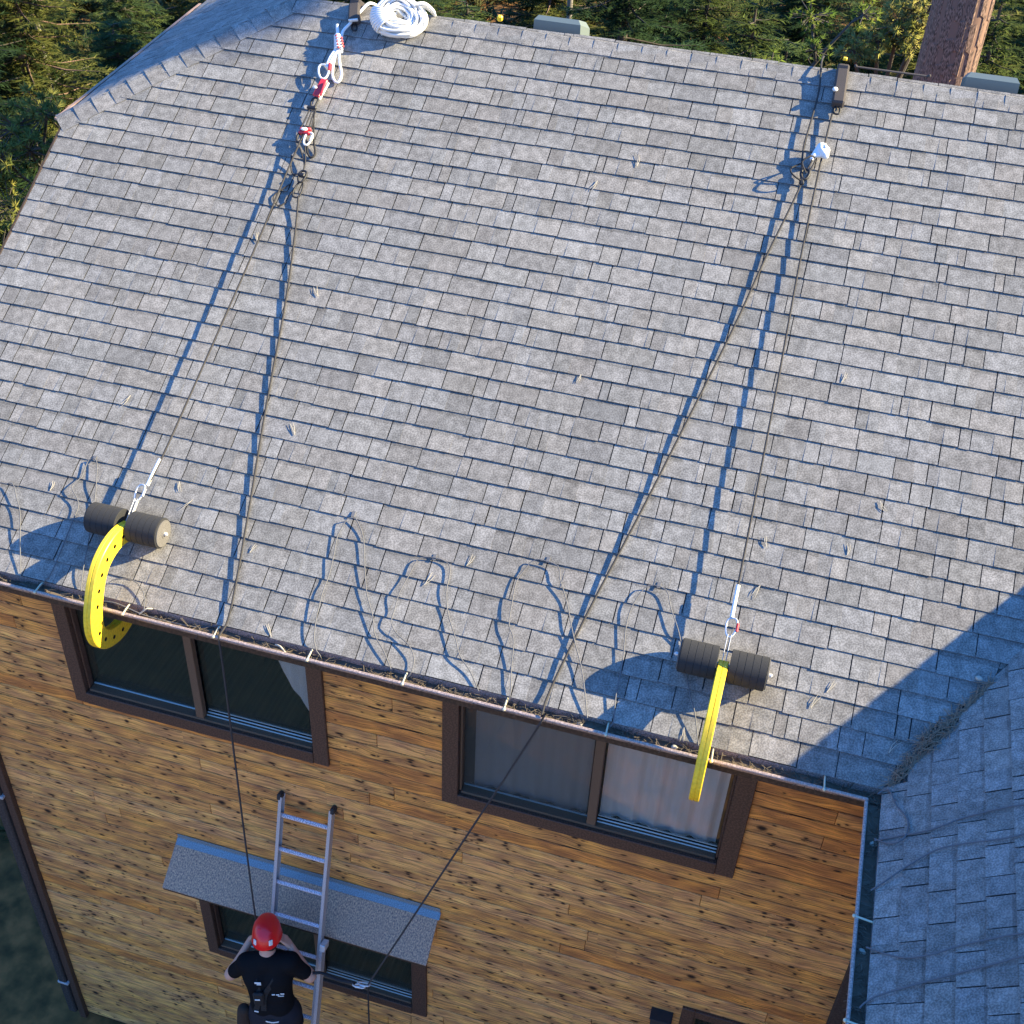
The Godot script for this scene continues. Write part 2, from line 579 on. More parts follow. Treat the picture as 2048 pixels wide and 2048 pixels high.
func cap_piece(sh: Shape, o: Vector3, d: Vector3, ln: float, fa: Vector3, fb: Vector3, up: Vector3, wide: float, h0: float, h1: float):   # a shingle bent over a ridge: o start, d along, fa and fb down the two sides
	sh.col = tone()
	var ends := []
	for e in [[0.0, h0], [ln, h1]]:
		var q: Vector3 = o + d * e[0] + up * e[1]
		ends.append([q + fa * wide - up * e[1] * 0.75, q + fa * 0.022 - up * 0.001, q + fb * 0.022 - up * 0.001, q + fb * wide - up * e[1] * 0.75])
	var u := rng.randf() * 3.0
	for i in 3:
		var A: Vector3 = ends[0][i]
		var B: Vector3 = ends[1][i]
		var C: Vector3 = ends[1][i + 1]
		var D: Vector3 = ends[0][i + 1]
		var w0: float = [0.0, wide, wide + 0.02][i]
		var w1: float = [wide, wide + 0.02, wide * 2][i]
		sh.quad_uv(A, B, C, D, Vector2(u, w0), Vector2(u + ln, w0), Vector2(u + ln, w1), Vector2(u, w1))
	sh.col = Color(0.24, 0.24, 0.24)
	var th := 0.006
	for i in 3:
		sh.quad(ends[0][i] - up * th, ends[0][i], ends[0][i + 1], ends[0][i + 1] - up * th)
	sh.quad(ends[0][0] - up * th, ends[1][0] - up * th, ends[1][0], ends[0][0])
	sh.quad(ends[0][3], ends[1][3], ends[1][3] - up * th, ends[0][3] - up * th)

func slab(sh: Shape, pts: Array, down: Vector3):   # a flat polygon with thickness
	var m := pts.size()
	for i in range(1, m - 1):
		sh.tri(pts[0], pts[i], pts[i + 1])
		sh.tri(pts[0] + down, pts[i + 1] + down, pts[i] + down)
	for i in m:
		var j := (i + 1) % m
		sh.quad(pts[i] + down, pts[j] + down, pts[j], pts[i])

func roofs(house: Node3D):
	var zr := -RIDGE * CP
	var yr := RIDGE * SP
	var right := 4.5
	var roof := Node3D.new()
	roof.name = "roof"
	house.add_child(roof)
	roof.set_meta("label", "main roof slope of weathered grey laminated shingles")
	var wing := Node3D.new()
	wing.name = "wing_roof"
	house.add_child(wing)
	wing.set_meta("label", "steeper wing roof slope lying in blue shade")
	# decks under the shingles
	var d := Shape.new()
	var h := -0.0095
	var vs := 2.72
	slab(d, [RP(RAKE, 0, h), RP(0.0, 0, h), RP(0.636 * vs, vs, h), RP(right, vs, h), RP(right, RIDGE, h), RP(-5.245, RIDGE, h), RP(RAKE, 3.52, h)], RN() * -0.03)
	var mirror := func(p: Vector3) -> Vector3: return Vector3(p.x, p.y, 2 * zr - p.z)
	slab(d, [mirror.call(RP(right, 0, h)), mirror.call(RP(RAKE, 0, h)), mirror.call(RP(hip_x(3.52), 3.52, h)), mirror.call(RP(-5.245, RIDGE, h)), mirror.call(RP(right, RIDGE, h))], Vector3(0, -0.03, 0))
	var top_a := (HIPTOP - HIP0).dot(hip_axes().x)
	var top_s := (HIPTOP - HIP0).dot(hip_axes().y)
	slab(d, [place_hip(-3.0, 0, h), place_hip(0, 0, h), place_hip(top_a, top_s, h)], Vector3(0, -0.03, 0))
	d.col = Color.WHITE
	obj("deck", d, M.deck, roof)
	var dw := Shape.new()
	var zf := 2.7
	slab(dw, [WP(-2.35, 2.21, h), WP(0, 0, h), WP(zf, 0, h), WP(zf, 2.21, h)], Vector3(0, -0.03, 0))
	var wm := func(p: Vector3) -> Vector3: return Vector3(3.46 - p.x, p.y, p.z)
	slab(dw, [wm.call(WP(zf, 2.21, h)), wm.call(WP(zf, 0, h)), wm.call(WP(0, 0, h)), wm.call(WP(-2.35, 2.21, h))], Vector3(0, -0.03, 0))
	obj("deck", dw, M.deck, wing)
	# courses
	rng.seed = 11
	for k in 34:
		course(place_main, k * EXPOSURE - 0.006 * int(k == 0), EXPOSURE + 0.006 * int(k == 0),
			func(s): return RAKE if s < 3.52 else hip_x(s), func(s): return 0.636 * s + 0.035 if s < vs else right)
	for k in int(top_s / EXPOSURE) + 1:
		course(place_hip, k * EXPOSURE, min(EXPOSURE, top_s - k * EXPOSURE), func(s): return lerpf(-3.0, top_a, min(1.0, s / top_s)), func(s): return lerpf(0, top_a, min(1.0, s / top_s)))
	for k in 15:
		course(place_wing, k * EXPOSURE, EXPOSURE, func(s): return -s * sin(WING) / 0.5857, func(_s): return zf)
	for t in tabs:
		var P: Callable = t.place
		var q: Vector3 = P.call((t.p[0] + t.p[1] + t.p[2] + t.p[3]) / 4, t.s + 0.07, 0)
		var nn: Vector3 = (P.call(t.p[0], t.s, 0.1) - P.call(t.p[0], t.s, 0)) * 10.0
		t["area"] = in_view(q) * (t.p[1] - t.p[0] + t.p[2] - t.p[3]) * abs(nn.dot((eye - q).normalized()))
	tabs.sort_custom(func(a, b): return a.area > b.area)
	var rest := Shape.new()
	var rest_wing := Shape.new()
	for i in tabs.size():
		var w: bool = tabs[i].wing
		if i < 300:
			var s := Shape.new()
			draw_tab(s, tabs[i])
			obj("shingle", s, M.shingle, wing if w else roof)
		else:
			draw_tab(rest_wing if w else rest, tabs[i])
	var o := obj("shingle_field", rest, M.shingle, roof)
	o.set_meta("kind", "stuff")
	o = obj("shingle_field", rest_wing, M.shingle, wing)
	o.set_meta("kind", "stuff")
	# ridge and hip caps
	var fa := -RU()
	var fb := Vector3(0, -SP, -CP)
	var x := -5.2
	while x < right:
		var ln := 0.19
		var s := Shape.new()
		cap_piece(s, Vector3(x, yr - 0.004, zr), Vector3(1, 0, 0), ln, fa, fb, Vector3.UP, 0.15 + rng.randf_range(-0.004, 0.004), 0.0075, 0.002)
		obj("ridge_cap", s, M.shingle, roof)
		x += 0.181
	var p0 := RP(hip_x(3.44), 3.44, 0)
	var p1 := RP(-5.245, RIDGE, 0)
	for side in 2:
		var a := p0 if side == 0 else Vector3(p0.x, p0.y, 2 * zr - p0.z)
		var dd := (p1 - a).normalized()
		var nm := RN() if side == 0 else Vector3(0, CP, -SP)
		var nh := hip_axes().z
		var da := dd.cross(nm).normalized()
		var db := dd.cross(nh).normalized()
		if da.y > 0: da = -da
		if db.y > 0: db = -db
		var l := a.distance_to(p1)
		var k := 0.0
		while k < l - 0.15:
			var s := Shape.new()
			var up := (nm + nh).normalized()
			if side == 0: cap_piece(s, a + dd * k, dd, 0.16, da, db, up, 0.15, 0.010, 0.002)
			else: cap_piece(s, a + dd * k, dd, 0.16, db, da, up, 0.15, 0.010, 0.002)
			obj("hip_cap", s, M.shingle, roof)
			k += 0.150
	x = 2.7
	var wr := Vector3(1.73, 1.73 * tan(WING), 0)
	while x > -2.3:
		var s := Shape.new()
		cap_piece(s, wr + Vector3(0, 0.004, x), Vector3(0, 0, -1), 0.19, Vector3(cos(WING), -sin(WING), 0), Vector3(-cos(WING), -sin(WING), 0), Vector3.UP, 0.15, 0.0085, 0.003)
		obj("ridge_cap", s, M.shingle, wing)
		x -= 0.181
	# clipped-gable fascia and the rake board
	var f := Shape.new()
	var e0 := HIP0
	var e1 := HIP1
	var ew := hip_axes().y
	ew = Vector3(ew.x, 0, ew.z).normalized()
	f.bar(e0 - ew * 0.012 + Vector3(0, -0.08, 0.02), e1 - ew * 0.012 + Vector3(0, -0.08, 0), 0.022, 0.13)
	obj("gable_fascia", f, M.soffit, roof)
	f = Shape.new()
	f.bar(e0 - ew * 0.050 + Vector3(0, -0.03, 0.06), e1 - ew * 0.050 + Vector3(0, -0.03, 0), 0.028, 0.022)
	obj("gable_trim", f, mat(lin(0.30, 0.20, 0.15), 0.6), roof)
	f = Shape.new()
	f.bar(RP(RAKE - 0.012, -0.02, -0.06), RP(RAKE - 0.012, 3.50, -0.06), 0.02, 0.12, RN())
	obj("rake_board", f, M.soffit, roof)
	# box vents beyond the ridge
	for vx in [-3.19, -0.04]:
		var s := Shape.new()
		var c := Vector3(vx, 0, zr - 0.36)
		c.y = yr - 0.36 * tan(PITCH)
		var lo := []
		var hi := []
		var mid := []
		for q in [[-1, 1], [1, 1], [1, -1], [-1, -1]]:
			lo.append(c + Vector3(q[0] * 0.185, 0.06 - q[1] * -0.10, q[1] * 0.17) - Vector3(0, 0.10, 0))
			mid.append(c + Vector3(q[0] * 0.18, 0.165 + q[1] * 0.06, q[1] * 0.165))
			hi.append(c + Vector3(q[0] * 0.155, 0.205 + q[1] * 0.045, q[1] * 0.13))
		for i in 4:
			var j := (i + 1) % 4
			s.quad(lo[i], lo[j], mid[j], mid[i]); s.quad(mid[i], mid[j], hi[j], hi[i])
		s.quad(hi[0], hi[1], hi[2], hi[3])
		obj("roof_vent", s, M.vent, roof)
		s = Shape.new()
		s.box(Transform3D(Basis(Vector3.RIGHT, PITCH * -1.0), c + Vector3(0, 0.035, 0.0)), Vector3(0.46, 0.015, 0.44), 0.004)
		obj("vent_flange", s, M.vent_dark, roof)

# ---------------------------------------------------------------- walls, windows, gutters
func plank(s: Shape, x0: float, x1: float, y0: float, y1: float, row_y: float):
	var z := WALL + rng.randf_range(-0.003, 0.002)
	s.box(Transform3D(Basis(), Vector3((x0 + x1) / 2, (y0 + y1) / 2, z - 0.011)), Vector3(x1 - x0, y1 - y0, 0.022), 0.0035)
	var off := rng.randf()
	for i in s.t.size():
		var p := s.v[i]
		s.t[i] = Vector2(p.x / 2.6 + off, clampf((p.y - row_y) / 0.133, 0.01, 0.99))

var holes := []

func walls(house: Node3D):
	var wall := Node3D.new()
	wall.name = "wall"
	house.add_child(wall)
	wall.set_meta("label", "wall of golden brown knotty pine planks")
	var x0 := -6.49
	var x1 := 0.345
	rng.seed = 29
	var y := GROUND + 0.06
	while y < -0.2:
		var top: float = min(y + 0.133, -0.19)
		var cuts := [x0]
		var x := x0 + rng.randf_range(0.5, 4.0)
		while x < x1 - 0.3:
			cuts.append(x)
			x += rng.randf_range(2.4, 4.6)
		cuts.append(x1)
		for i in cuts.size() - 1:
			var parts := [[cuts[i] + 0.0015, cuts[i + 1] - 0.0015, y + 0.0042, top - 0.0042]]
			for h in holes:
				var nxt := []
				for r in parts:
					if r[1] <= h[0] or r[0] >= h[1] or r[3] <= h[2] or r[2] >= h[3]:
						nxt.append(r)
						continue
					if r[0] < h[0]: nxt.append([r[0], h[0], r[2], r[3]])
					if r[1] > h[1]: nxt.append([h[1], r[1], r[2], r[3]])
					var a: float = max(r[0], h[0])
					var b: float = min(r[1], h[1])
					if r[2] < h[2]: nxt.append([a, b, r[2], h[2]])
					if r[3] > h[3]: nxt.append([a, b, h[3], r[3]])
				parts = nxt
			var m: int = rng.randi() % 8
			if y > -1.7 and rng.randf() < 0.6: m = [4, 6, 4, 1][rng.randi() % 4]
			for r in parts:
				if r[1] - r[0] < 0.01 or r[3] - r[2] < 0.01: continue
				var s := Shape.new()
				plank(s, r[0], r[1], r[2], r[3], y)
				obj("plank", s, M.planks[m if r[0] < -0.75 else [6, 6, 4, 3][rng.randi() % 4]], wall)
		y += 0.133
	# sheathing behind the planks
	var xs := [x0, x1 + 0.2]
	var ys := [GROUND - 0.2, -0.05]
	for h in holes:
		xs.append(h[0]); xs.append(h[1]); ys.append(h[2]); ys.append(h[3])
	xs.sort(); ys.sort()
	var b := Shape.new()
	for i in xs.size() - 1:
		for j in ys.size() - 1:
			var cx: float = (xs[i] + xs[i + 1]) / 2
			var cy: float = (ys[j] + ys[j + 1]) / 2
			var open := false
			for h in holes:
				if cx > h[0] and cx < h[1] and cy > h[2] and cy < h[3]: open = true
			if open or xs[i + 1] - xs[i] < 0.001 or ys[j + 1] - ys[j] < 0.001: continue
			b.box(Transform3D(Basis(), Vector3(cx, cy, WALL - 0.096)), Vector3(xs[i + 1] - xs[i], ys[j + 1] - ys[j], 0.14), 0.0)
	obj("sheathing", b, M.backing, wall)
	# the other walls
	var zr := -RIDGE * CP
	var back := 2 * zr - WALL
	var o := Shape.new()
	slab(o, [Vector3(-6.49, GROUND - 0.2, back), Vector3(-6.49, GROUND - 0.2, WALL - 0.03), Vector3(-6.49, -0.06, WALL - 0.03), Vector3(-6.49, 1.68, -2.96), Vector3(-6.49, 1.68, -5.4), Vector3(-6.49, -0.06, back)], Vector3(0.12, 0, 0))
	obj("side_wall", o, M.planks[1], house)
	o = Shape.new()
	o.box(Transform3D(Basis(), Vector3(-1.0, (GROUND - 0.3) / 2, back)), Vector3(11.0, -GROUND, 0.15))
	obj("back_wall", o, M.planks[1], house)
	o = Shape.new()
	slab(o, [Vector3(4.4, GROUND - 0.2, WALL), Vector3(4.4, GROUND - 0.2, back), Vector3(4.4, -0.1, back), Vector3(4.4, 2.4, zr), Vector3(4.4, -0.1, WALL)], Vector3(-0.12, 0, 0))
	obj("side_wall", o, M.planks[1], house)
	o = Shape.new()
	slab(o, [Vector3(0.35, GROUND - 0.2, WALL), Vector3(0.35, GROUND - 0.2, 2.35), Vector3(0.35, -0.03, 2.35), Vector3(0.35, -0.03, WALL)], Vector3(0.12, 0, 0))
	slab(o, [Vector3(0.47, GROUND - 0.2, 2.35), Vector3(3.11, GROUND - 0.2, 2.35), Vector3(3.11, 0.2, 2.35), Vector3(1.73, 1.3, 2.35), Vector3(0.47, 0.3, 2.35)], Vector3(0, 0, -0.12))
	slab(o, [Vector3(3.11, GROUND - 0.2, 2.35), Vector3(3.11, GROUND - 0.2, WALL), Vector3(3.11, -0.03, WALL), Vector3(3.11, -0.03, 2.35)], Vector3(-0.12, 0, 0))
	obj("wing_wall", o, M.planks[3], house)
	o = Shape.new()
	o.box(Transform3D(Basis(), Vector3(0.30, (GROUND - 0.2) / 2, WALL + 0.025)), Vector3(0.09, -GROUND - 0.2, 0.05))
	obj("corner_board", o, M.corner, house)
	o = Shape.new()
	o.box(Transform3D(Basis(), Vector3(-6.525, (GROUND - 0.2) / 2, WALL + 0.012)), Vector3(0.07, -GROUND - 0.2, 0.06))
	obj("corner_board", o, M.trim, house)
	# downspout strapped to the corner
	o = Shape.new()
	o.box(Transform3D(Basis(), Vector3(-6.615, (GROUND - 0.1) / 2, WALL + 0.03)), Vector3(0.09, -GROUND - 0.3, 0.07), 0.012)
	obj("downspout", o, M.corner, house)
	for yy in [-3.1, -6.0]:
		o = Shape.new()
		o.box(Transform3D(Basis(), Vector3(-6.605, yy, WALL + 0.035)), Vector3(0.115, 0.03, 0.075), 0.004)
		obj("downspout_strap", o, M.alu, house)
	# rooms behind the windows
	for r in [[-2.75, -0.22], [-5.3, -2.8]]:
		o = Shape.new()
		var a := WALL - 0.168
		var z2 := -4.2
		o.box(Transform3D(Basis(), Vector3(-3.1, r[0], (a + z2) / 2)), Vector3(6.9, 0.04, a - z2), 0)
		o.box(Transform3D(Basis(), Vector3(-3.1, r[1], (a + z2) / 2)), Vector3(6.9, 0.04, a - z2), 0)
		o.box(Transform3D(Basis(), Vector3(-3.1, (r[0] + r[1]) / 2, z2)), Vector3(6.9, r[1] - r[0], 0.04), 0)
		for sx in [-6.3, 0.33]:
			o.box(Transform3D(Basis(), Vector3(sx, (r[0] + r[1]) / 2, (a + z2) / 2)), Vector3(0.04, r[1] - r[0] - 0.05, a - z2), 0)
		obj("room", o, M.room, house)
	# fascia and soffit
	o = Shape.new()
	o.box(Transform3D(Basis(), Vector3((RAKE + 0.0) / 2, -0.115, -0.024)), Vector3(-RAKE, 0.19, 0.03))
	obj("fascia", o, M.soffit, house)
	o = Shape.new()
	o.box(Transform3D(Basis(), Vector3(0.024, -0.115, 1.32)), Vector3(0.03, 0.19, 2.72))
	obj("fascia", o, M.soffit, house)
	o = Shape.new()
	o.box(Transform3D(Basis(), Vector3((RAKE + 0.3) / 2, -0.205, (WALL - 0.04) / 2)), Vector3(-RAKE + 0.3, 0.02, -WALL - 0.04), 0)
	o.box(Transform3D(Basis(), Vector3(0.19, -0.217, 1.18)), Vector3(0.30, 0.02, 2.9), 0)
	obj("soffit", o, M.soffit, house)

func window(house: Node3D, label: String, ox0: float, ox1: float, oy0: float, oy1: float, tl: float, tr: float, tb: float, mull: float, screen_left: bool, worn: bool):
	var w := Node3D.new()
	w.name = numbered("window", house)
	house.add_child(w)
	w.set_meta("label", label)
	var zf := WALL + 0.012
	var T := func(called, a: Vector3, size: Vector3, m, ch := 0.004):
		var s := Shape.new()
		s.box(Transform3D(Basis(), a), size, ch)
		return obj(called, s, m, w)
	var zc := zf - 0.010
	T.call("frame_board", Vector3(ox0 + tl / 2, (oy0 + oy1) / 2, zc), Vector3(tl, oy1 - oy0, 0.045), M.trim)
	T.call("frame_board", Vector3(ox1 - tr / 2, (oy0 + oy1) / 2, zc), Vector3(tr, oy1 - oy0, 0.045), M.trim)
	T.call("frame_board", Vector3((ox0 + tl + ox1 - tr) / 2, oy0 + tb / 2, zc + 0.004), Vector3(ox1 - ox0 - tl - tr, tb, 0.050), M.trim)
	T.call("frame_board", Vector3((ox0 + tl + ox1 - tr) / 2, oy1 - 0.045, zc), Vector3(ox1 - ox0 - tl - tr, 0.09, 0.045), M.trim)
	var gx0 := ox0 + tl
	var gx1 := ox1 - tr
	var gy0 := oy0 + tb
	var gy1 := oy1 - 0.09
	# worn stop beads inside the boards
	T.call("stop_bead", Vector3(gx0 + 0.008, (gy0 + gy1) / 2, WALL - 0.040), Vector3(0.016, gy1 - gy0, 0.05), M.trim_worn if worn else M.trim)
	T.call("stop_bead", Vector3(gx1 - 0.008, (gy0 + gy1) / 2, WALL - 0.040), Vector3(0.016, gy1 - gy0, 0.05), M.trim)
	T.call("sill", Vector3((gx0 + gx1) / 2, gy0 + 0.004, WALL - 0.036), Vector3(gx1 - gx0 - 0.034, 0.026, 0.07), M.trim_worn)
	T.call("mullion", Vector3(mull, (gy0 + gy1) / 2 + 0.008, WALL - 0.028), Vector3(0.062, gy1 - gy0 - 0.02, 0.05), M.trim_worn)
	# panes: the left one fixed, the right one sliding in an aluminium track
	for i in 2:
		var a: float = [gx0 + 0.018, mull + 0.033][i]
		var b: float = [mull - 0.033, gx1 - 0.018][i]
		var lowy: float = gy0 + [0.02, 0.055][i]
		T.call("pane", Vector3((a + b) / 2, (lowy + gy1) / 2, WALL - 0.075), Vector3(b - a, gy1 - lowy, 0.005), M.glass, 0.0)
		if i == 0 and screen_left:
			T.call("insect_screen", Vector3((a + b) / 2, (lowy + gy1) / 2, WALL - 0.060), Vector3(b - a, gy1 - lowy, 0.002), M.screen, 0.0)
		if i == 1:
			for k in 3:
				T.call("track", Vector3((a + b) / 2, gy0 + 0.023 + k * 0.013, WALL - 0.045 - k * 0.017), Vector3(b - a, 0.011, 0.009), M.track, 0.002)
		else:
			T.call("track", Vector3((a + b) / 2, gy0 + 0.021, WALL - 0.070), Vector3(b - a, 0.010, 0.012), M.track, 0.002)

func windows(house: Node3D):
	window(house, "wide dark sliding window with a curtain drawn aside", -5.575, -3.545, -1.594, -0.32, 0.105, 0.115, 0.115, -4.553, false, false)
	window(house, "sliding window with peeling frame and pale closed curtains", -2.695, -0.640, -1.632, -0.32, 0.115, 0.125, 0.115, -1.636, true, true)
	window(house, "low dark window under the small awning", -4.868, -2.822, -4.63, -3.5, 0.10, 0.13, 0.10, -3.80, false, false)
	window(house, "dark window at the wing corner with weathered frame", -0.76, 0.20, -4.7, -3.345, 0.10, 0.10, 0.10, -0.28, false, true)

func gutters(house: Node3D):
	var g := Node3D.new()
	g.name = "gutter"
	house.add_child(g)
	var s := Shape.new()
	var prof := [[-0.004, -0.016], [-0.004, -0.075], [0.010, -0.098], [0.035, -0.102], [0.058, -0.085], [0.078, -0.052], [0.090, -0.022]]
	for i in prof.size() - 1:
		var p: Array = prof[i]
		var q: Array = prof[i + 1]
		# the main run ends in a mitre against the wing run
		s.quad(Vector3(RAKE, p[1], p[0]), Vector3(-p[0] * 0.88, p[1], p[0]), Vector3(-q[0] * 0.88, q[1], q[0]), Vector3(RAKE, q[1], q[0]))
		s.quad(Vector3(-p[0] * 0.88, p[1], p[0]), Vector3(-p[0] * 0.88, p[1], 2.7), Vector3(-q[0] * 0.88, q[1], 2.7), Vector3(-q[0] * 0.88, q[1], q[0]))
	s.box(Transform3D(Basis(), Vector3(RAKE, -0.055, 0.04)), Vector3(0.004, 0.08, 0.08), 0)
	obj("trough", s, M.gutter, g)
	s = Shape.new()
	s.bar(Vector3(RAKE, -0.021, 0.090), Vector3(-0.068, -0.021, 0.090), 0.020, 0.016, Vector3(0, 0.9, 0.44), 0.005)
	obj("lip", s, M.gutter, g)
	s = Shape.new()
	s.bar(Vector3(-0.079, -0.0215, 0.100), Vector3(-0.079, -0.0215, 2.7), 0.020, 0.016, Vector3(-0.3, 0.95, 0), 0.005)
	obj("lip", s, M.gutter, g)
	for x in [-5.93, -5.26, -4.64, -4.02, -3.40, -2.79, -2.16, -1.55, -0.94, -0.31]:
		s = Shape.new()
		s.tube([Vector3(x, -0.014, 0.100), Vector3(x - 0.004, -0.012, 0.03), Vector3(x - 0.004, -0.016, -0.004)], 0.0062, 6)
		s.ball(Vector3(x, -0.015, 0.101), Vector3.ONE * 0.011, 5)
		obj("gutter_spike", s, M.spike, g)
	for z in [0.86, 1.44, 2.1]:
		s = Shape.new()
		s.tube([Vector3(-0.092, -0.014, z), Vector3(0.004, -0.014, z + 0.01)], 0.0062, 6)
		s.ball(Vector3(-0.092, -0.015, z), Vector3.ONE * 0.011, 5)
		obj("gutter_spike", s, M.spike, g)
	# the small awning over the low window
	var a := Node3D.new()
	a.name = "awning"
	house.add_child(a)
	s = Shape.new()
	slab(s, [Vector3(-4.96, -3.285, -0.058), Vector3(-2.714, -3.285, -0.058), Vector3(-2.714, -3.032, WALL + 0.001), Vector3(-4.96, -3.032, WALL + 0.001)], Vector3(0, -0.018, -0.008))
	obj("roofing_sheet", s, M.roofing, a)
	s = Shape.new()
	slab(s, [Vector3(-4.96, -3.285 - 0.02, -0.068), Vector3(-2.72, -3.285 - 0.02, -0.068), Vector3(-2.72, -3.055, WALL + 0.001), Vector3(-4.95, -3.055, WALL + 0.001)], Vector3(0, -0.02, 0))
	obj("awning_board", s, M.soffit, a)
	s = Shape.new()
	s.bar(Vector3(-4.955, -3.048, WALL + 0.030), Vector3(-2.70, -3.048, WALL + 0.030), 0.060, 0.004, Vector3(0, 0.79, 0.62))
	s.box(Transform3D(Basis(), Vector3(-3.83, -3.012, WALL + 0.006)), Vector3(2.245, 0.055, 0.005), 0.001)
	obj("flashing", s, M.flashing, a)
	for x in [-4.7, -3.0]:
		s = Shape.new()
		s.bar(Vector3(x, -3.32, -0.10), Vector3(x, -3.5, WALL + 0.02), 0.03, 0.03, Vector3.RIGHT)
		obj("strut", s, M.trim, a)
	# small dark box fixed on the planks
	s = Shape.new()
	s.box(Transform3D(Basis(), Vector3(-0.90, -3.60, WALL + 0.045)), Vector3(0.15, 0.21, 0.09), 0.012)
	s.box(Transform3D(Basis(), Vector3(-0.90, -3.49, WALL + 0.05)), Vector3(0.17, 0.015, 0.11), 0.004)
	obj("wall_box", s, M.rubber, house)

# ---------------------------------------------------------------- eave rollers with their yellow hooks
const HOOK := [[-0.325, 0.280], [-0.252, 0.305], [-0.169, 0.312], [-0.077, 0.294], [0.005, 0.252], [0.072, 0.180], [0.125, 0.090], [0.163, 0.005], [0.183, -0.075], [0.184, -0.145], [0.164, -0.206], [0.117, -0.262], [0.045, -0.302], [-0.034, -0.320], [-0.113, -0.312], [-0.168, -0.288]]

func hook_arm(s: Shape, hole_shades: Array, x: float):
	var ctl := []
	for p in HOOK: ctl.append(Vector3(0, p[1], p[0]))
	var fine := curve(ctl, 0.004)
	# resample at even steps
	var st := 0.017
	var pts := [fine[0]]
	var acc := 0.0
	for i in range(1, fine.size()):
		acc += fine[i].distance_to(fine[i - 1])
		if acc >= st:
			pts.append(fine[i]); acc = 0.0
	var m := pts.size()
	var hw := 0.064
	var half := 0.030
	var ch := 0.005
	var out := []
	var dir := []
	for i in m:
		var d: Vector3 = (pts[min(i + 1, m - 1)] - pts[max(i - 1, 0)]).normalized()
		dir.append(d)
		out.append(Vector3(0, d.z, -d.y) * -1.0)   # to the outside of the C
	if out[m / 2].z < 0:
		for i in m: out[i] = -out[i]
	# hole stations: every fifth step, one left out at the gutter
	var hole := {}
	var k := 4
	var count := 0
	while k < m - 3:
		if count != 6: hole[k] = true
		k += 5; count += 1
	for side in [-1.0, 1.0]:
		var X := Vector3(x + side * half, 0, 0)
		var nx := Vector3(side, 0, 0)
		for i in m - 1:
			if hole.has(i) or hole.has(i - 1): continue
			_face(s, X + pts[i] - out[i] * (hw - ch), X + pts[i] + out[i] * (hw - ch), X + pts[i + 1] + out[i + 1] * (hw - ch), X + pts[i + 1] - out[i + 1] * (hw - ch), nx)
		for i in hole:
			var c: Vector3 = X + pts[i + 1]
			if i + 2 >= m: continue
			# boundary ring of the two-step cell, matched to the hole's rim
			var B := []
			for q in [[0, -1.0], [0, -0.33], [0, 0.33], [0, 1.0], [1, 1.0], [2, 1.0], [2, 0.33], [2, -0.33], [2, -1.0], [1, -1.0]]:
				B.append(X + pts[i + q[0]] + out[i + q[0]] * (hw - ch) * q[1])
			var R := []
			for b in B:
				var o: Vector3 = b - c
				R.append(c + (dir[i + 1] * sign(o.dot(dir[i + 1])) * sqrt(abs(o.dot(dir[i + 1]) / 0.017)) * 0.9 + out[i + 1] * o.dot(out[i + 1]) / hw).normalized() * 0.0150)
			var dark := Shape.new()  # bore walls of this hole, kept apart to carry painted shade
			if side > 0: hole_shades.append(dark)
			for j in B.size():
				var l := (j + 1) % B.size()
				_face(s, B[j], B[l], R[l], R[j], nx)
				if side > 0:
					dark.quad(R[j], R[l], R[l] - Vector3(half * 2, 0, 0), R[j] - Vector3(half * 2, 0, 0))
	# rims with chamfers and a shallow groove down the middle
	for sd in [-1.0, 1.0]:
		for i in m - 1:
			var o0: Vector3 = out[i] * sd
			var o1: Vector3 = out[i + 1] * sd
			var strip := [[-half, hw - ch], [-half + ch, hw], [-0.004, hw], [-0.002, hw - 0.003], [0.002, hw - 0.003], [0.004, hw], [half - ch, hw], [half, hw - ch]]
			for j in strip.size() - 1:
				var a: Array = strip[j]
				var b: Array = strip[j + 1]
				var nn := Vector2(b[0] - a[0], b[1] - a[1]).orthogonal().normalized()
				var na: Vector3 = o0 * absf(nn.y) + Vector3(-nn.x if nn.y < 0 else nn.x, 0, 0)
				var nb: Vector3 = o1 * absf(nn.y) + Vector3(-nn.x if nn.y < 0 else nn.x, 0, 0)
				var A: Vector3 = pts[i] + o0 * a[1] + Vector3(x + a[0], 0, 0)
				var Bq: Vector3 = pts[i] + o0 * b[1] + Vector3(x + b[0], 0, 0)
				var C: Vector3 = pts[i + 1] + o1 * b[1] + Vector3(x + b[0], 0, 0)
				var D: Vector3 = pts[i + 1] + o1 * a[1] + Vector3(x + a[0], 0, 0)
				if sd < 0: s.quad_n(A, na, Bq, na, C, nb, D, nb)
				else: s.quad_n(D, nb, C, nb, Bq, na, A, na)
	for e in [0, m - 1]:
		var a: Vector3 = pts[e] - out[e] * hw
		var b: Vector3 = pts[e] + out[e] * hw
		s.quad(a - Vector3(half - x, 0, 0), a + Vector3(half + x, 0, 0), b + Vector3(half + x, 0, 0), b - Vector3(half - x, 0, 0))

func _face(s: Shape, a: Vector3, b: Vector3, c: Vector3, d: Vector3, nx: Vector3):
	if (b - a).cross(c - a).dot(nx) > 0: s.quad(a, b, c, d)
	else: s.quad(d, c, b, a)

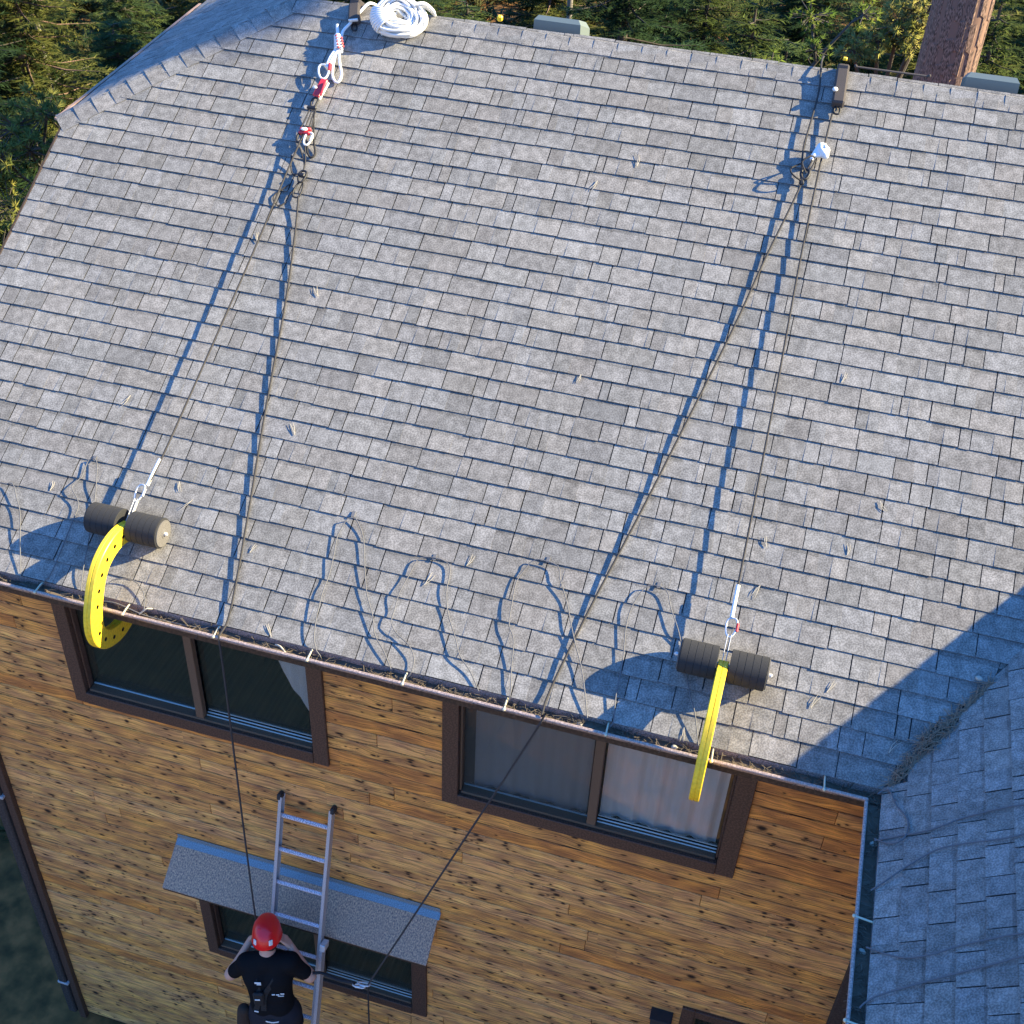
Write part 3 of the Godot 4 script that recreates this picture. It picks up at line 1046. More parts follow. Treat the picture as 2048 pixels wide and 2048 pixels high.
func eave_roller(x: float, label: String, gate_red: bool):
	var axle := RP(x, 0.452, 0.101)
	var t := thing("eave_roller", RP(x, 0.452, 0), label, "roller", "rope edge rollers hooked over the gutter")
	var s := Shape.new()
	var hole_shades := []
	hook_arm(s, hole_shades, x)
	var hk := obj("hook", s, M.yellow, t)
	for l in hole_shades: obj("hole_shade", l, M.black, hk)  # black bore walls paint in the shade inside each hook hole
	for sd in [-1.0, 1.0]:
		var b := Basis(Vector3.BACK, -PI / 2 * sd)   # the lathe axis along x
		var prof := [Vector2(0.0, 0.036), Vector2(0.092, 0.036)]
		for i in 5:
			var y0 := 0.036 + i * 0.042
			prof.append_array([Vector2(0.1, y0 + 0.002), Vector2(0.1, y0 + 0.040), Vector2(0.0975, y0 + 0.041), Vector2(0.0975, y0 + 0.0425)])
		prof.append_array([Vector2(0.099, 0.248), Vector2(0.09, 0.252), Vector2(0.0, 0.252)])
		s = Shape.new()
		s.lathe(prof, Transform3D(b, axle), 28)
		obj("roller", s, M.foam, t)
		s = Shape.new()
		s.lathe([Vector2(0.0, 0.2525), Vector2(0.088, 0.2525), Vector2(0.088, 0.257), Vector2(0.030, 0.259), Vector2(0.026, 0.263), Vector2(0.0, 0.263)], Transform3D(b, axle), 24)
		obj("end_disc", s, M.disc, t)
		s = Shape.new()
		s.lathe([Vector2(0.0, 0.262), Vector2(0.013, 0.262), Vector2(0.013, 0.276), Vector2(0.007, 0.284), Vector2(0.0, 0.284)], Transform3D(b, axle), 6)
		obj("axle_nut", s, M.steel, t)
	s = Shape.new()
	s.tube([axle - Vector3(0.25, 0, 0), axle + Vector3(0.25, 0, 0)], 0.009, 8)
	obj("axle", s, M.steel, t)
	for sd in [-1.0, 1.0]:
		s = Shape.new()
		s.bar(RP(x + sd * 0.010, 0.43, 0.105), RP(x + sd * 0.010, 0.63, 0.112), 0.026, 0.004, Vector3.RIGHT, 0.001)
		obj("tow_plate", s, M.steel, t)
	# carabiner joining the tow plates to the rope
	var c := thing("carabiner", RP(x, 0.67, 0.10), "silver carabiner with red gate clipped to the tow plates of a roller" if gate_red else "bare silver carabiner clipped to the tow plates of a roller", "carabiner")
	s = Shape.new()
	s.tube(oval(RP(x, 0.675, 0.112), RU(), (Vector3.RIGHT + RN() * 0.3).normalized(), 0.058, 0.032), 0.0065, 7, false, true)
	obj("body", s, M.steel, c)
	s = Shape.new()
	s.tube([RP(x + 0.034, 0.655, 0.122), RP(x + 0.033, 0.705, 0.122)], 0.0092, 8)
	obj("gate_sleeve", s, M.red if gate_red else M.steel, c)

# ---------------------------------------------------------------- ropes and rigging
func rope(called: String, pts: Array, r: float, m: Material, label: String, cat := "rope", step := 0.05, group := "") -> MeshInstance3D:
	var s := Shape.new()
	s.tube(curve(pts, step), r, 7)
	var o := obj(called, s, m)
	tag(o, label, cat, group)
	return o

func rigging():
	# left system
	var s := Shape.new()
	var A := [RP(-4.71, 3.55, 0.05), RP(-4.72, 3.2, 0.047), RP(-4.72, 2.6, 0.062), RP(-4.735, 1.82, 0.08), RP(-4.755, 1.0, 0.100), RP(-4.77, 0.745, 0.112)]
	rope("tow_rope", A, 0.0070, M.rope, "thin grey rope running straight down to the roller with bare carabiner")
	rope("lanyard_tail", [RP(-4.765, 0.93, 0.104), RP(-4.77, 0.85, 0.106), RP(-4.775, 0.735, 0.110)], 0.0125, M.white_rope, "white taped rope end above the bare carabiner", "rope end")
	var lip_b := Vector3(-3.985, -0.004, 0.092)
	rope("life_rope", [RP(-4.575, 3.10, 0.03), RP(-4.50, 2.80, 0.016), RP(-4.38, 2.25, 0.013), RP(-4.24, 1.46, 0.013), RP(-4.11, 0.8, 0.016), RP(-4.0, 0.22, 0.022), RP(-3.975, 0.0, 0.02), lip_b, Vector3(-3.985, -0.4, 0.105), Vector3(-4.02, -2.9, 0.13), Vector3(-3.98, -3.3, 0.16), Vector3(-3.86, -3.55, 0.24)], 0.0070, M.rope, "thin rope over the gutter down the wall to the red helmet")
	# right system
	rope("tow_rope", [RP(-1.065, 4.50, 0.03), RP(-1.071, 4.14, 0.03), RP(-1.062, 3.24, 0.038), RP(-1.031, 2.22, 0.07), RP(-1.005, 1.0, 0.098), RP(-1.0, 0.745, 0.112)], 0.0070, M.rope, "thin grey rope running straight down to the roller with red-gated carabiner")
	rope("lanyard_tail", [RP(-1.003, 0.94, 0.103), RP(-1.002, 0.85, 0.106), RP(-1.0, 0.735, 0.110)], 0.0125, M.white_rope, "white taped rope end above the red-gated carabiner", "rope end")
	var lip_d := Vector3(-1.935, -0.004, 0.092)
	rope("guy_rope", [Vector3(-1.215, RIDGE * SP + 0.005, -RIDGE * CP - 0.25), Vector3(-1.215, RIDGE * SP + 0.035, -RIDGE * CP), RP(-1.19, 4.66, 0.025), RP(-1.195, 4.4, 0.03), RP(-1.205, 4.17, 0.035), RP(-1.19, 4.0, 0.035), RP(-1.165, 3.88, 0.035), RP(-1.20, 3.66, 0.03), RP(-1.29, 3.22, 0.016), RP(-1.385, 2.67, 0.017), RP(-1.56, 1.82, 0.020), RP(-1.68, 1.26, 0.016), RP(-1.82, 0.65, 0.017), RP(-1.93, 0.09, 0.018), lip_d, Vector3(-1.96, -0.12, 0.107), Vector3(-2.55, -1.77, 0.22), Vector3(-3.03, -3.10, 0.31)], 0.0070, M.rope, "thin rope from the ridge slanting across roof and wall toward the ladder")
	rope("hanging_rope", [Vector3(-3.035, -3.12, 0.312), Vector3(-3.045, -3.6, 0.315), Vector3(-3.05, -4.6, 0.32), Vector3(-3.06, -6.4, 0.34), Vector3(-3.2, -6.63, 0.5)], 0.0065, M.black_rope, "black rope hanging from the twin carabiners beside the ladder")
	# ridge blocks that pad the ropes where they cross the ridge
	for i in 2:
		var x: float = [-4.71, -1.06][i]
		var t := thing("ridge_block", RP(x, 4.7, 0), ["brown padded block on the ridge beside the rope coil", "brown padded block with a white knob on the ridge"][i], "rope block", "blocks padding the ropes at the ridge")
		s = Shape.new()
		var turn := Basis(RN(), [0.28, 0.06][i])
		var dn: Vector3 = turn * -RU()
		var top := RP(x, 4.83, 0.045)
		var low: Vector3 = top + dn * [0.17, 0.30][i]
		s.bar(top, low, 0.085, 0.075, RN(), 0.012)
		obj("pad", s, M.block, t)
		s = Shape.new()
		s.bar(top + RN() * 0.02, top + Vector3(0, -0.09, -0.17), 0.085, 0.075, Vector3(0, CP, -SP), 0.012)
		obj("rear_pad", s, M.block, t)
		s = Shape.new()
		if i == 0:
			s.bar(low - turn * Vector3.RIGHT * 0.036 + RN() * 0.03 + dn * 0.004, low + turn * Vector3.RIGHT * 0.036 + RN() * 0.03 + dn * 0.004, 0.016, 0.022, RN(), 0.004)
			obj("end_strip", s, M.clip, t)
		else:
			s.ball(RP(x - 0.022, 4.63, 0.085), Vector3(0.02, 0.014, 0.028), 7)
			obj("knob", s, M.clip, t)
			s = Shape.new()
			s.box(Transform3D(Basis(), top + Vector3(0.0, 0.075, -0.03)), Vector3(0.03, 0.022, 0.025), 0.005)
			obj("yellow_cap", s, M.yellow, t)
		s = Shape.new()
		s.tube(oval(low + dn * 0.03 + RN() * -0.012, dn, Vector3.RIGHT, 0.035, 0.02), 0.007, 6, false, true)
		obj("shackle", s, M.black, t)
	var y := Shape.new()
	y.box(Transform3D(Basis(Vector3.UP, 0.3), Vector3(-3.61, RIDGE * SP + 0.018, -RIDGE * CP - 0.10)), Vector3(0.045, 0.045, 0.04), 0.012)
	tag(obj("yellow_cap", y, M.yellow), "small yellow cap showing above the ridge beside a vent", "cap")
	y = Shape.new()
	y.bar(Vector3(-0.98, RIDGE * SP + 0.002, -RIDGE * CP - 0.13), Vector3(-0.47, RIDGE * SP + 0.002, -RIDGE * CP - 0.13), 0.02, 0.010)
	for x in [-0.98, -0.47]: y.ball(Vector3(x, RIDGE * SP + 0.006, -RIDGE * CP - 0.13), Vector3.ONE * 0.012, 6)
	tag(obj("ridge_bar", y, M.block), "slim grey metal bar lying just behind the ridge", "bar")
	coil()
	left_gear()
	right_gear()

func coil():   # a hank of white rope draped over the ridge
	var t := thing("rope_coil", RP(-4.32, 4.65, 0), "fat coil of white rope draped over the ridge", "rope coil")
	var s := Shape.new()
	rng.seed = 61
	var c := RP(-4.315, 4.735, 0.105)
	var u := Vector3(0.93, 0.16, -0.32).normalized()
	var w := Vector3(0.20, 0.72, -0.66)
	w = (w - u * w.dot(u)).normalized()
	var nn := u.cross(w)
	for i in 40:
		var ph := TAU * i * 0.381966
		var rr := 0.066 * sqrt((i + 0.5) / 40.0)
		var o1 := rr * cos(ph)
		var o2 := rr * sin(ph)
		var pts := []
		var wob := rng.randf() * TAU
		for k in 36:
			var an := TAU * k / 36
			var rad := u * cos(an) * 1.16 + w * sin(an) * 0.94
			var tw := 0.9 * sin(an * 2 + wob) * 0.012
			pts.append(c + rad * (0.104 + o1 + tw) + nn * (o2 + 0.006 * sin(an * 3 + wob)) + Vector3(0, -0.05, -0.02) * max(0.0, cos(an)) )
		s.tube(pts, 0.0105, 6, false, true)
	obj("loops", s, M.white_rope, t)
	s = Shape.new()
	var pts := []
	for k in 90:
		var a := k / 90.0
		var an := PI * 0.86 + a * 1.15
		var rad := u * cos(an) * 1.16 + w * sin(an) * 0.94
		var q := TAU * 9 * a
		pts.append(c + rad * (0.104 + 0.078 * cos(q)) + nn * 0.078 * sin(q))
	s.tube(pts, 0.0098, 6)
	obj("wrap", s, M.white_rope, t)
	for k in 5:
		s = Shape.new()
		var o := nn * (0.03 - 0.016 * k) + w * 0.012 * (k % 2)
		s.tube(curve([c + u * 0.12 + w * 0.05 + o, c + u * 0.19 + w * 0.03 + o + Vector3(0, 0.01, -0.03), c + u * 0.235 + o + Vector3(0, -0.05, -0.10), c + u * 0.20 + o + Vector3(0, -0.14, -0.2)], 0.02), 0.0105, 6)
		obj("draped_strand", s, M.white_rope, t)

func left_gear():
	# white anchor rope: over the ridge, tied off with a tail and a long bight
	var t := thing("anchor_rope", RP(-4.70, 4.4, 0), "knotted white anchor rope with red flecks below the ridge", "rope")
	var s := Shape.new()
	var zr := -RIDGE * CP
	s.tube(curve([Vector3(-4.60, RIDGE * SP - 0.05, zr - 0.18), Vector3(-4.615, RIDGE * SP + 0.03, zr), RP(-4.66, 4.76, 0.04), RP(-4.69, 4.65, 0.05), RP(-4.715, 4.56, 0.06), RP(-4.70, 4.47, 0.06)], 0.03), 0.0115, 8)
	obj("strand", s, M.white_rope, t)
	s = Shape.new()
	s.tube(curve([RP(-4.77, 4.60, 0.075), RP(-4.745, 4.53, 0.065), RP(-4.71, 4.47, 0.06)], 0.03), 0.0125, 8)
	obj("tail", s, M.white_rope, t)
	s = Shape.new()
	var pts := []
	for k in 70:
		var a := k / 69.0
		var q := TAU * 6 * a
		pts.append(RP(lerpf(-4.735, -4.690, a) + 0.026 * cos(q), lerpf(4.51, 4.38, a), 0.058 + 0.024 * sin(q)))
	s.tube(pts, 0.0105, 7)
	obj("knot", s, M.white_rope, t)
	s = Shape.new()
	for k in 9:
		var a := k / 8.0
		s.ball(RP(lerpf(-4.72, -4.67, a) + (0.022 if k % 2 else -0.018), lerpf(4.49, 4.39, a), 0.085), Vector3.ONE * 0.0095, 5)
	obj("red_fleck", s, M.red_fleck, t)
	s = Shape.new()
	s.tube(curve([RP(-4.700, 4.42, 0.06), RP(-4.655, 4.29, 0.045), RP(-4.61, 4.19, 0.03), RP(-4.62, 4.125, 0.02), RP(-4.665, 4.15, 0.025), RP(-4.695, 4.25, 0.04), RP(-4.70, 4.38, 0.055)], 0.02), 0.0105, 8)
	obj("bight", s, M.white_rope, t)
	s = Shape.new()
	s.tube(curve([RP(-4.71, 4.40, 0.06), RP(-4.735, 4.31, 0.055), RP(-4.735, 4.22, 0.05)], 0.03), 0.0115, 8)
	s.tube(curve([RP(-4.69, 4.39, 0.06), RP(-4.715, 4.31, 0.055), RP(-4.72, 4.22, 0.05)], 0.03), 0.0115, 8)
	obj("anchor_loop", s, M.white_rope, t)
	var c := thing("carabiner", RP(-4.74, 4.18, 0.04), "large white-silver carabiner under the knotted white anchor rope", "carabiner")
	s = Shape.new()
	s.tube(oval(RP(-4.742, 4.175, 0.055), (RU() + Vector3(-0.25, 0, 0)).normalized(), Vector3.RIGHT, 0.066, 0.040), 0.0085, 7, false, true)
	obj("body", s, M.clip, c)
	s = Shape.new()
	s.tube([RP(-4.715, 4.25, 0.06), RP(-4.700, 4.19, 0.06)], 0.012, 7)
	obj("gate_sleeve", s, M.red, c)
	# red rope-control device
	t = thing("descender", RP(-4.72, 4.02, 0.02), "red rope descender hanging under the white carabiner", "descender")
	s = Shape.new()
	s.bar(RP(-4.705, 4.105, 0.06), RP(-4.725, 3.945, 0.055), 0.062, 0.022, RN(), 0.01)
	obj("side_plate", s, M.red, t)
	s = Shape.new()
	s.bar(RP(-4.705, 4.105, 0.032), RP(-4.725, 3.945, 0.028), 0.062, 0.014, RN(), 0.005)
	obj("back_plate", s, M.steel, t)
	s = Shape.new()
	s.bar(RP(-4.685, 4.07, 0.078), RP(-4.672, 3.935, 0.085), 0.022, 0.016, RN(), 0.006)
	obj("handle", s, M.red, t)
	s = Shape.new()
	s.ball(RP(-4.752, 4.02, 0.062), Vector3(0.02, 0.012, 0.02), 7)
	obj("pulley_bolt", s, M.steel, t)
	# black swivel and the thin strands to the pulley
	t = thing("swivel", RP(-4.715, 3.86, 0.03), "small black swivel under the red descender", "swivel")
	s = Shape.new()
	s.tube(oval(RP(-4.722, 3.895, 0.05), RU(), Vector3.RIGHT, 0.045, 0.022), 0.008, 6, false, true)
	obj("bow", s, M.black, t)
	s = Shape.new()
	s.bar(RP(-4.76, 3.845, 0.05), RP(-4.685, 3.85, 0.05), 0.03, 0.024, RN(), 0.008)
	obj("bar", s, M.black, t)
	t = thing("pulley_strands", RP(-4.70, 3.7, 0.03), "fan of thin grey strands between black swivel and red pulley", "rope")
	for k in 4:
		s = Shape.new()
		var a: float = [-4.735, -4.715, -4.70, -4.69][k]
		var b: float = [-4.745, -4.715, -4.685, -4.665][k]
		s.tube([RP(a, 3.84, 0.048), RP(b, 3.655, 0.048)], 0.0048, 6)
		obj("strand", s, M.rope, t)
	t = thing("pulley", RP(-4.70, 3.62, 0.02), "red and white double pulley in the grey strands", "pulley")
	for k in 2:
		s = Shape.new()
		s.bar(RP(-4.745 + 0.0 * k, 3.645 - k * 0.03, 0.05), RP(-4.662, 3.655 - k * 0.03, 0.05), 0.024, 0.035, RN(), 0.006)
		obj("cheek", s, [M.red, M.clip][k] if k == 0 else M.red, t)
	s = Shape.new()
	s.ball(RP(-4.705, 3.64, 0.07), Vector3(0.028, 0.010, 0.024), 7)
	obj("sheave", s, M.clip, t)
	c = thing("carabiner", RP(-4.655, 3.58, 0.03), "white carabiner below the red and white pulley", "carabiner")
	s = Shape.new()
	s.tube(oval(RP(-4.660, 3.575, 0.05), RU(), Vector3.RIGHT, 0.055, 0.028), 0.0085, 7, false, true)
	obj("body", s, M.clip, c)
	s = Shape.new()
	s.tube([RP(-4.635, 3.60, 0.055), RP(-4.633, 3.555, 0.055)], 0.011, 7)
	obj("gate_sleeve", s, M.clip, c)
	# slack black and grey loops
	rope("slack_loop", [RP(-4.70, 3.83, 0.045), RP(-4.655, 3.67, 0.03), RP(-4.615, 3.56, 0.02), RP(-4.585, 3.49, 0.012), RP(-4.60, 3.45, 0.012), RP(-4.64, 3.48, 0.015), RP(-4.67, 3.57, 0.03)], 0.0075, M.black_rope, "slack black loop hanging right of the red pulley", "rope", 0.02)
	rope("slack_strand", [RP(-4.70, 3.50, 0.045), RP(-4.655, 3.43, 0.03), RP(-4.615, 3.35, 0.025), RP(-4.62, 3.31, 0.03)], 0.0055, M.rope, "short grey strand under the pulley, bowed outward", "rope", 0.02)
	rope("slack_strand", [RP(-4.665, 3.52, 0.045), RP(-4.625, 3.40, 0.03), RP(-4.612, 3.31, 0.03)], 0.0055, M.rope, "short straight grey strand from the white carabiner to the black clip", "rope", 0.02)
	rope("slack_strand", [RP(-4.735, 3.42, 0.045), RP(-4.715, 3.33, 0.02), RP(-4.68, 3.28, 0.02), RP(-4.63, 3.29, 0.03)], 0.0055, M.rope, "curled grey strand between the tow rope and the black clip", "rope", 0.02)
	t = thing("rope_clip", RP(-4.60, 3.22, 0.015), "black rope clip with a long bow at the top of the life rope", "clip")
	s = Shape.new()
	s.tube(oval(RP(-4.60, 3.26, 0.04), RU(), Vector3.RIGHT, 0.05, 0.026), 0.0085, 6, false, true)
	obj("bow", s, M.black, t)
	s = Shape.new()
	s.bar(RP(-4.635, 3.275, 0.04), RP(-4.58, 3.27, 0.04), 0.03, 0.026, RN(), 0.007)
	obj("clamp", s, M.black, t)
	s = Shape.new()
	s.tube(oval(RP(-4.595, 3.155, 0.03), -RU(), Vector3.RIGHT, 0.068, 0.030), 0.0065, 6, false, true)
	obj("long_bow", s, M.black, t)
	t = thing("chain_link", RP(-4.735, 3.57, 0.02), "small black link where the tow rope starts", "link")
	s = Shape.new()
	s.tube(oval(RP(-4.725, 3.575, 0.05), RU(), Vector3.RIGHT, 0.04, 0.02), 0.009, 6, false, true)
	obj("ring", s, M.black, t)
	rope("loose_ring", [RP(-4.68, 3.20, 0.012), RP(-4.73, 3.14, 0.010), RP(-4.765, 3.08, 0.010), RP(-4.74, 3.03, 0.010), RP(-4.70, 3.01, 0.010), RP(-4.665, 3.04, 0.010), RP(-4.655, 3.10, 0.012), RP(-4.625, 3.20, 0.015)], 0.0048, M.rope, "loose curl of thin cord lying beside the tow rope", "cord", 0.02)

func right_gear():
	var t := thing("rope_bag", RP(-1.08, 4.1, 0.02), "small bright white cloth bag hanging below the ridge block", "bag")
	var s := Shape.new()
	snet(s, [[RP(-1.055, 4.13, 0.06), RP(-1.09, 4.15, 0.07), 0.030, 0.026], [RP(-1.05, 4.09, 0.06), RP(-1.085, 4.12, 0.075), 0.026, 0.024], [RP(-1.10, 4.14, 0.065), RP(-1.13, 4.07, 0.06), 0.022, 0.016], [RP(-1.08, 4.10, 0.05), RP(-1.115, 4.075, 0.06), 0.022, 0.014], [RP(-1.07, 4.16, 0.08), RP(-1.06, 4.13, 0.095), 0.012, 0.010]], 0.007, 0.004)
	obj("pouch", s, M.white_rope, t)
	s = Shape.new()
	s.tube([RP(-1.125, 4.08, 0.06), RP(-1.135, 4.04, 0.055)], [0.018, 0.012], 7)
	obj("neck", s, M.white_rope, t)
	for k in 2:
		s = Shape.new()
		s.tube([RP(-1.125 + k * 0.02, 4.05, 0.055), RP(-1.155 + k * 0.02, 3.93, 0.045)], 0.0055, 6)
		obj("cord", s, M.rope, t)
	t = thing("rope_grab", RP(-1.165, 3.89, 0.02), "black rope grab where the guy rope is tied off", "rope grab")
	s = Shape.new()
	s.tube(oval(RP(-1.155, 3.925, 0.045), RU(), Vector3.RIGHT, 0.042, 0.026), 0.011, 6, false, true)
	obj("ring", s, M.black, t)
	s = Shape.new()
	s.bar(RP(-1.175, 3.89, 0.04), RP(-1.158, 3.84, 0.04), 0.03, 0.028, RN(), 0.008)
	obj("clamp", s, M.black, t)
	rope("slack_loop", [RP(-1.19, 4.02, 0.036), RP(-1.25, 3.95, 0.06), RP(-1.245, 3.89, 0.085), RP(-1.20, 3.865, 0.07), RP(-1.17, 3.87, 0.045)], 0.006, M.black_rope, "slack black loop beside the black rope grab", "rope", 0.02)
	rope("slack_loop", [RP(-1.15, 3.93, 0.05), RP(-1.19, 3.98, 0.10), RP(-1.14, 4.03, 0.11), RP(-1.115, 4.05, 0.07)], 0.006, M.rope, "grey loop between white bag and black rope grab", "rope", 0.02)
	# where the guy rope ends beside the ladder
	for k in 2:
		var c := thing("carabiner", Vector3(-3.06 - 0.04 * k, -3.15, 0.31), "silver carabiner joining guy rope and black lanyard beside the ladder", "carabiner", "twin carabiners beside the ladder")
		s = Shape.new()
		s.tube(oval(Vector3(-3.07 - 0.03 * k, -3.125 - 0.01 * k, 0.312 + k * 0.02), Vector3(1, 0.15, 0).normalized(), Vector3(0, 0.6, 0.8), 0.05, 0.026), 0.0062, 6, false, true)
		obj("body", s, M.steel, c)
		s = Shape.new()
		s.tube([Vector3(-3.09 - 0.03 * k, -3.115, 0.335 + k * 0.02), Vector3(-3.05 - 0.03 * k, -3.108, 0.335 + k * 0.02)], 0.009, 6)
		obj("gate_sleeve", s, M.steel, c)
	rope("lanyard", [Vector3(-3.14, -3.135, 0.32), Vector3(-3.3, -3.235, 0.28), Vector3(-3.46, -3.29, 0.24), Vector3(-3.60, -3.30, 0.29)], 0.0125, M.black_rope, "black lanyard from the twin carabiners to the climber's side", "lanyard")

func heat_cables():
	var loops := [
		[Vector2(-6.4, 0.30), Vector2(-6.2, 0.62), Vector2(-5.83, 0.56), Vector2(-5.73, 0.57), Vector2(-5.66, 0.48), Vector2(-5.60, 0.40), Vector2(-5.52, 0.23), Vector2(-5.42, 0.0)],
		[Vector2(-5.24, 0.0), Vector2(-5.22, 0.08), Vector2(-5.22, 0.41), Vector2(-5.23, 0.54), Vector2(-5.32, 0.64), Vector2(-5.29, 0.72), Vector2(-5.29, 0.85), Vector2(-5.23, 0.85), Vector2(-5.17, 0.71), Vector2(-5.13, 0.57), Vector2(-5.06, 0.30), Vector2(-5.01, 0.10), Vector2(-4.98, -0.01)],
		[Vector2(-4.86, -0.02), Vector2(-4.80, 0.10), Vector2(-4.66, 0.13), Vector2(-4.56, 0.06), Vector2(-4.53, -0.03)],
		[Vector2(-3.37, -0.02), Vector2(-3.40, 0.03), Vector2(-3.43, 0.15), Vector2(-3.45, 0.34), Vector2(-3.45, 0.44), Vector2(-3.46, 0.58), Vector2(-3.48, 0.72), Vector2(-3.45, 0.84), Vector2(-3.41, 0.86), Vector2(-3.32, 0.75), Vector2(-3.25, 0.57), Vector2(-3.18, 0.40), Vector2(-3.10, 0.27), Vector2(-3.05, 0.16), Vector2(-2.97, 0.08), Vector2(-2.89, -0.02)],
		[Vector2(-2.77, -0.03), Vector2(-2.77, 0.07), Vector2(-2.83, 0.15), Vector2(-2.91, 0.19), Vector2(-2.97, 0.25), Vector2(-2.98, 0.34), Vector2(-2.98, 0.45), Vector2(-2.96, 0.56), Vector2(-2.92, 0.70), Vector2(-2.74, 0.70), Vector2(-2.70, 0.52), Vector2(-2.65, 0.39), Vector2(-2.56, 0.25), Vector2(-2.51, 0.16), Vector2(-2.42, 0.08), Vector2(-2.34, -0.02)],
		[Vector2(-2.15, -0.02), Vector2(-2.19, 0.17), Vector2(-2.22, 0.33), Vector2(-2.27, 0.41), Vector2(-2.29, 0.55), Vector2(-2.30, 0.69), Vector2(-2.27, 0.78), Vector2(-2.22, 0.85), Vector2(-2.08, 0.84), Vector2(-2.05, 0.77), Vector2(-1.97, 0.63), Vector2(-1.90, 0.48), Vector2(-1.85, 0.38), Vector2(-1.79, 0.27), Vector2(-1.74, 0.15), Vector2(-1.68, -0.02)],
		[Vector2(-1.53, -0.02), Vector2(-1.55, 0.15), Vector2(-1.56, 0.36), Vector2(-1.59, 0.57), Vector2(-1.58, 0.71), Vector2(-1.52, 0.84), Vector2(-1.41, 0.84), Vector2(-1.36, 0.74), Vector2(-1.29, 0.62), Vector2(-1.24, 0.51), Vector2(-1.14, 0.26), Vector2(-1.09, 0.16), Vector2(-1.03, -0.02)]]
	rng.seed = 5
	var t := thing("heat_cable", RP(-3.5, 0.3, 0), "grey heating cable laid in zigzag loops along the sunlit eave", "cable")
	var before := Vector3.ZERO
	for l in loops:
		var pts := []
		if before != Vector3.ZERO:
			pts.append_array([before, Vector3(before.x + 0.06, -0.06, 0.03), Vector3(l[0].x - 0.06, -0.07, 0.035)])
		else:
			pts.append(Vector3(-6.5, -0.07, 0.035))
		for i in l.size():
			var q: Vector2 = l[i]
			pts.append(RP(q.x, q.y, 0.012 + rng.randf_range(0.0, 0.016) if q.y > 0.02 else 0.012))
		var s := Shape.new()
		s.tube(curve(pts, 0.03), 0.0036, 6)
		obj("loop", s, M.cable, t)
		before = Vector3(l[-1].x, -0.05, 0.03)
	for q in [Vector2(-5.26, 0.86), Vector2(-3.43, 0.875), Vector2(-2.84, 0.715), Vector2(-2.15, 0.86), Vector2(-1.46, 0.855)]:
		var s := Shape.new()
		s.bar(RP(q.x, q.y - 0.01, 0.012), RP(q.x, q.y + 0.03, 0.005), 0.022, 0.003, RN(), 0.001)
		obj("cable_clip", s, M.cable if q.x != -3.43 else M.clip, t)
	t = thing("heat_cable", WP(0.8, 0.2, 0), "dark heating cable looped over the shaded wing slope", "cable")
	for l in [[Vector2(0.05, -0.02), Vector2(0.03, 0.04), Vector2(0.17, 0.10), Vector2(0.27, 0.16), Vector2(0.39, 0.15), Vector2(0.41, 0.07), Vector2(0.36, -0.02)],
			[Vector2(0.37, -0.02), Vector2(0.37, 0.14), Vector2(0.37, 0.27), Vector2(0.35, 0.39), Vector2(0.33, 0.46), Vector2(0.32, 0.74), Vector2(0.38, 0.95), Vector2(0.46, 0.93), Vector2(0.51, 0.73), Vector2(0.50, 0.46), Vector2(0.51, 0.32), Vector2(0.58, 0.17), Vector2(0.66, 0.04), Vector2(0.69, -0.02)],
			[Vector2(1.03, -0.02), Vector2(1.11, 0.16), Vector2(1.12, 0.31), Vector2(1.09, 0.46), Vector2(1.07, 0.74), Vector2(1.10, 0.92), Vector2(1.17, 0.92), Vector2(1.19, 0.74), Vector2(1.21, 0.60), Vector2(1.26, 0.29), Vector2(1.31, 0.04), Vector2(1.36, -0.03)]]:
		var pts := []
		for q in l: pts.append(WP(q.x, q.y, 0.009 + rng.randf_range(0, 0.006)))
		var s := Shape.new()
		s.tube(curve(pts, 0.03), 0.0048, 6)
		obj("loop", s, M.cable, t)

# ---------------------------------------------------------------- litter
func sprig(s: Shape, at: Vector3, u: Vector3, w: Vector3, nn: Vector3, ln: float):   # a fallen pair of long pine needles joined at the foot
	var bend := rng.randf_range(-0.25, 0.25)
	for k in 2:
		var sp := (k - 0.5) * rng.randf_range(0.15, 0.45)
		s.tube([at, at + (u + w * sp) * ln * 0.5 + nn * 0.003, at + (u + w * (sp * 0.8 + bend)) * ln + nn * 0.001], [0.0022, 0.0020, 0.0010], 5)
	s.ball(at, Vector3.ONE * 0.0032, 4)

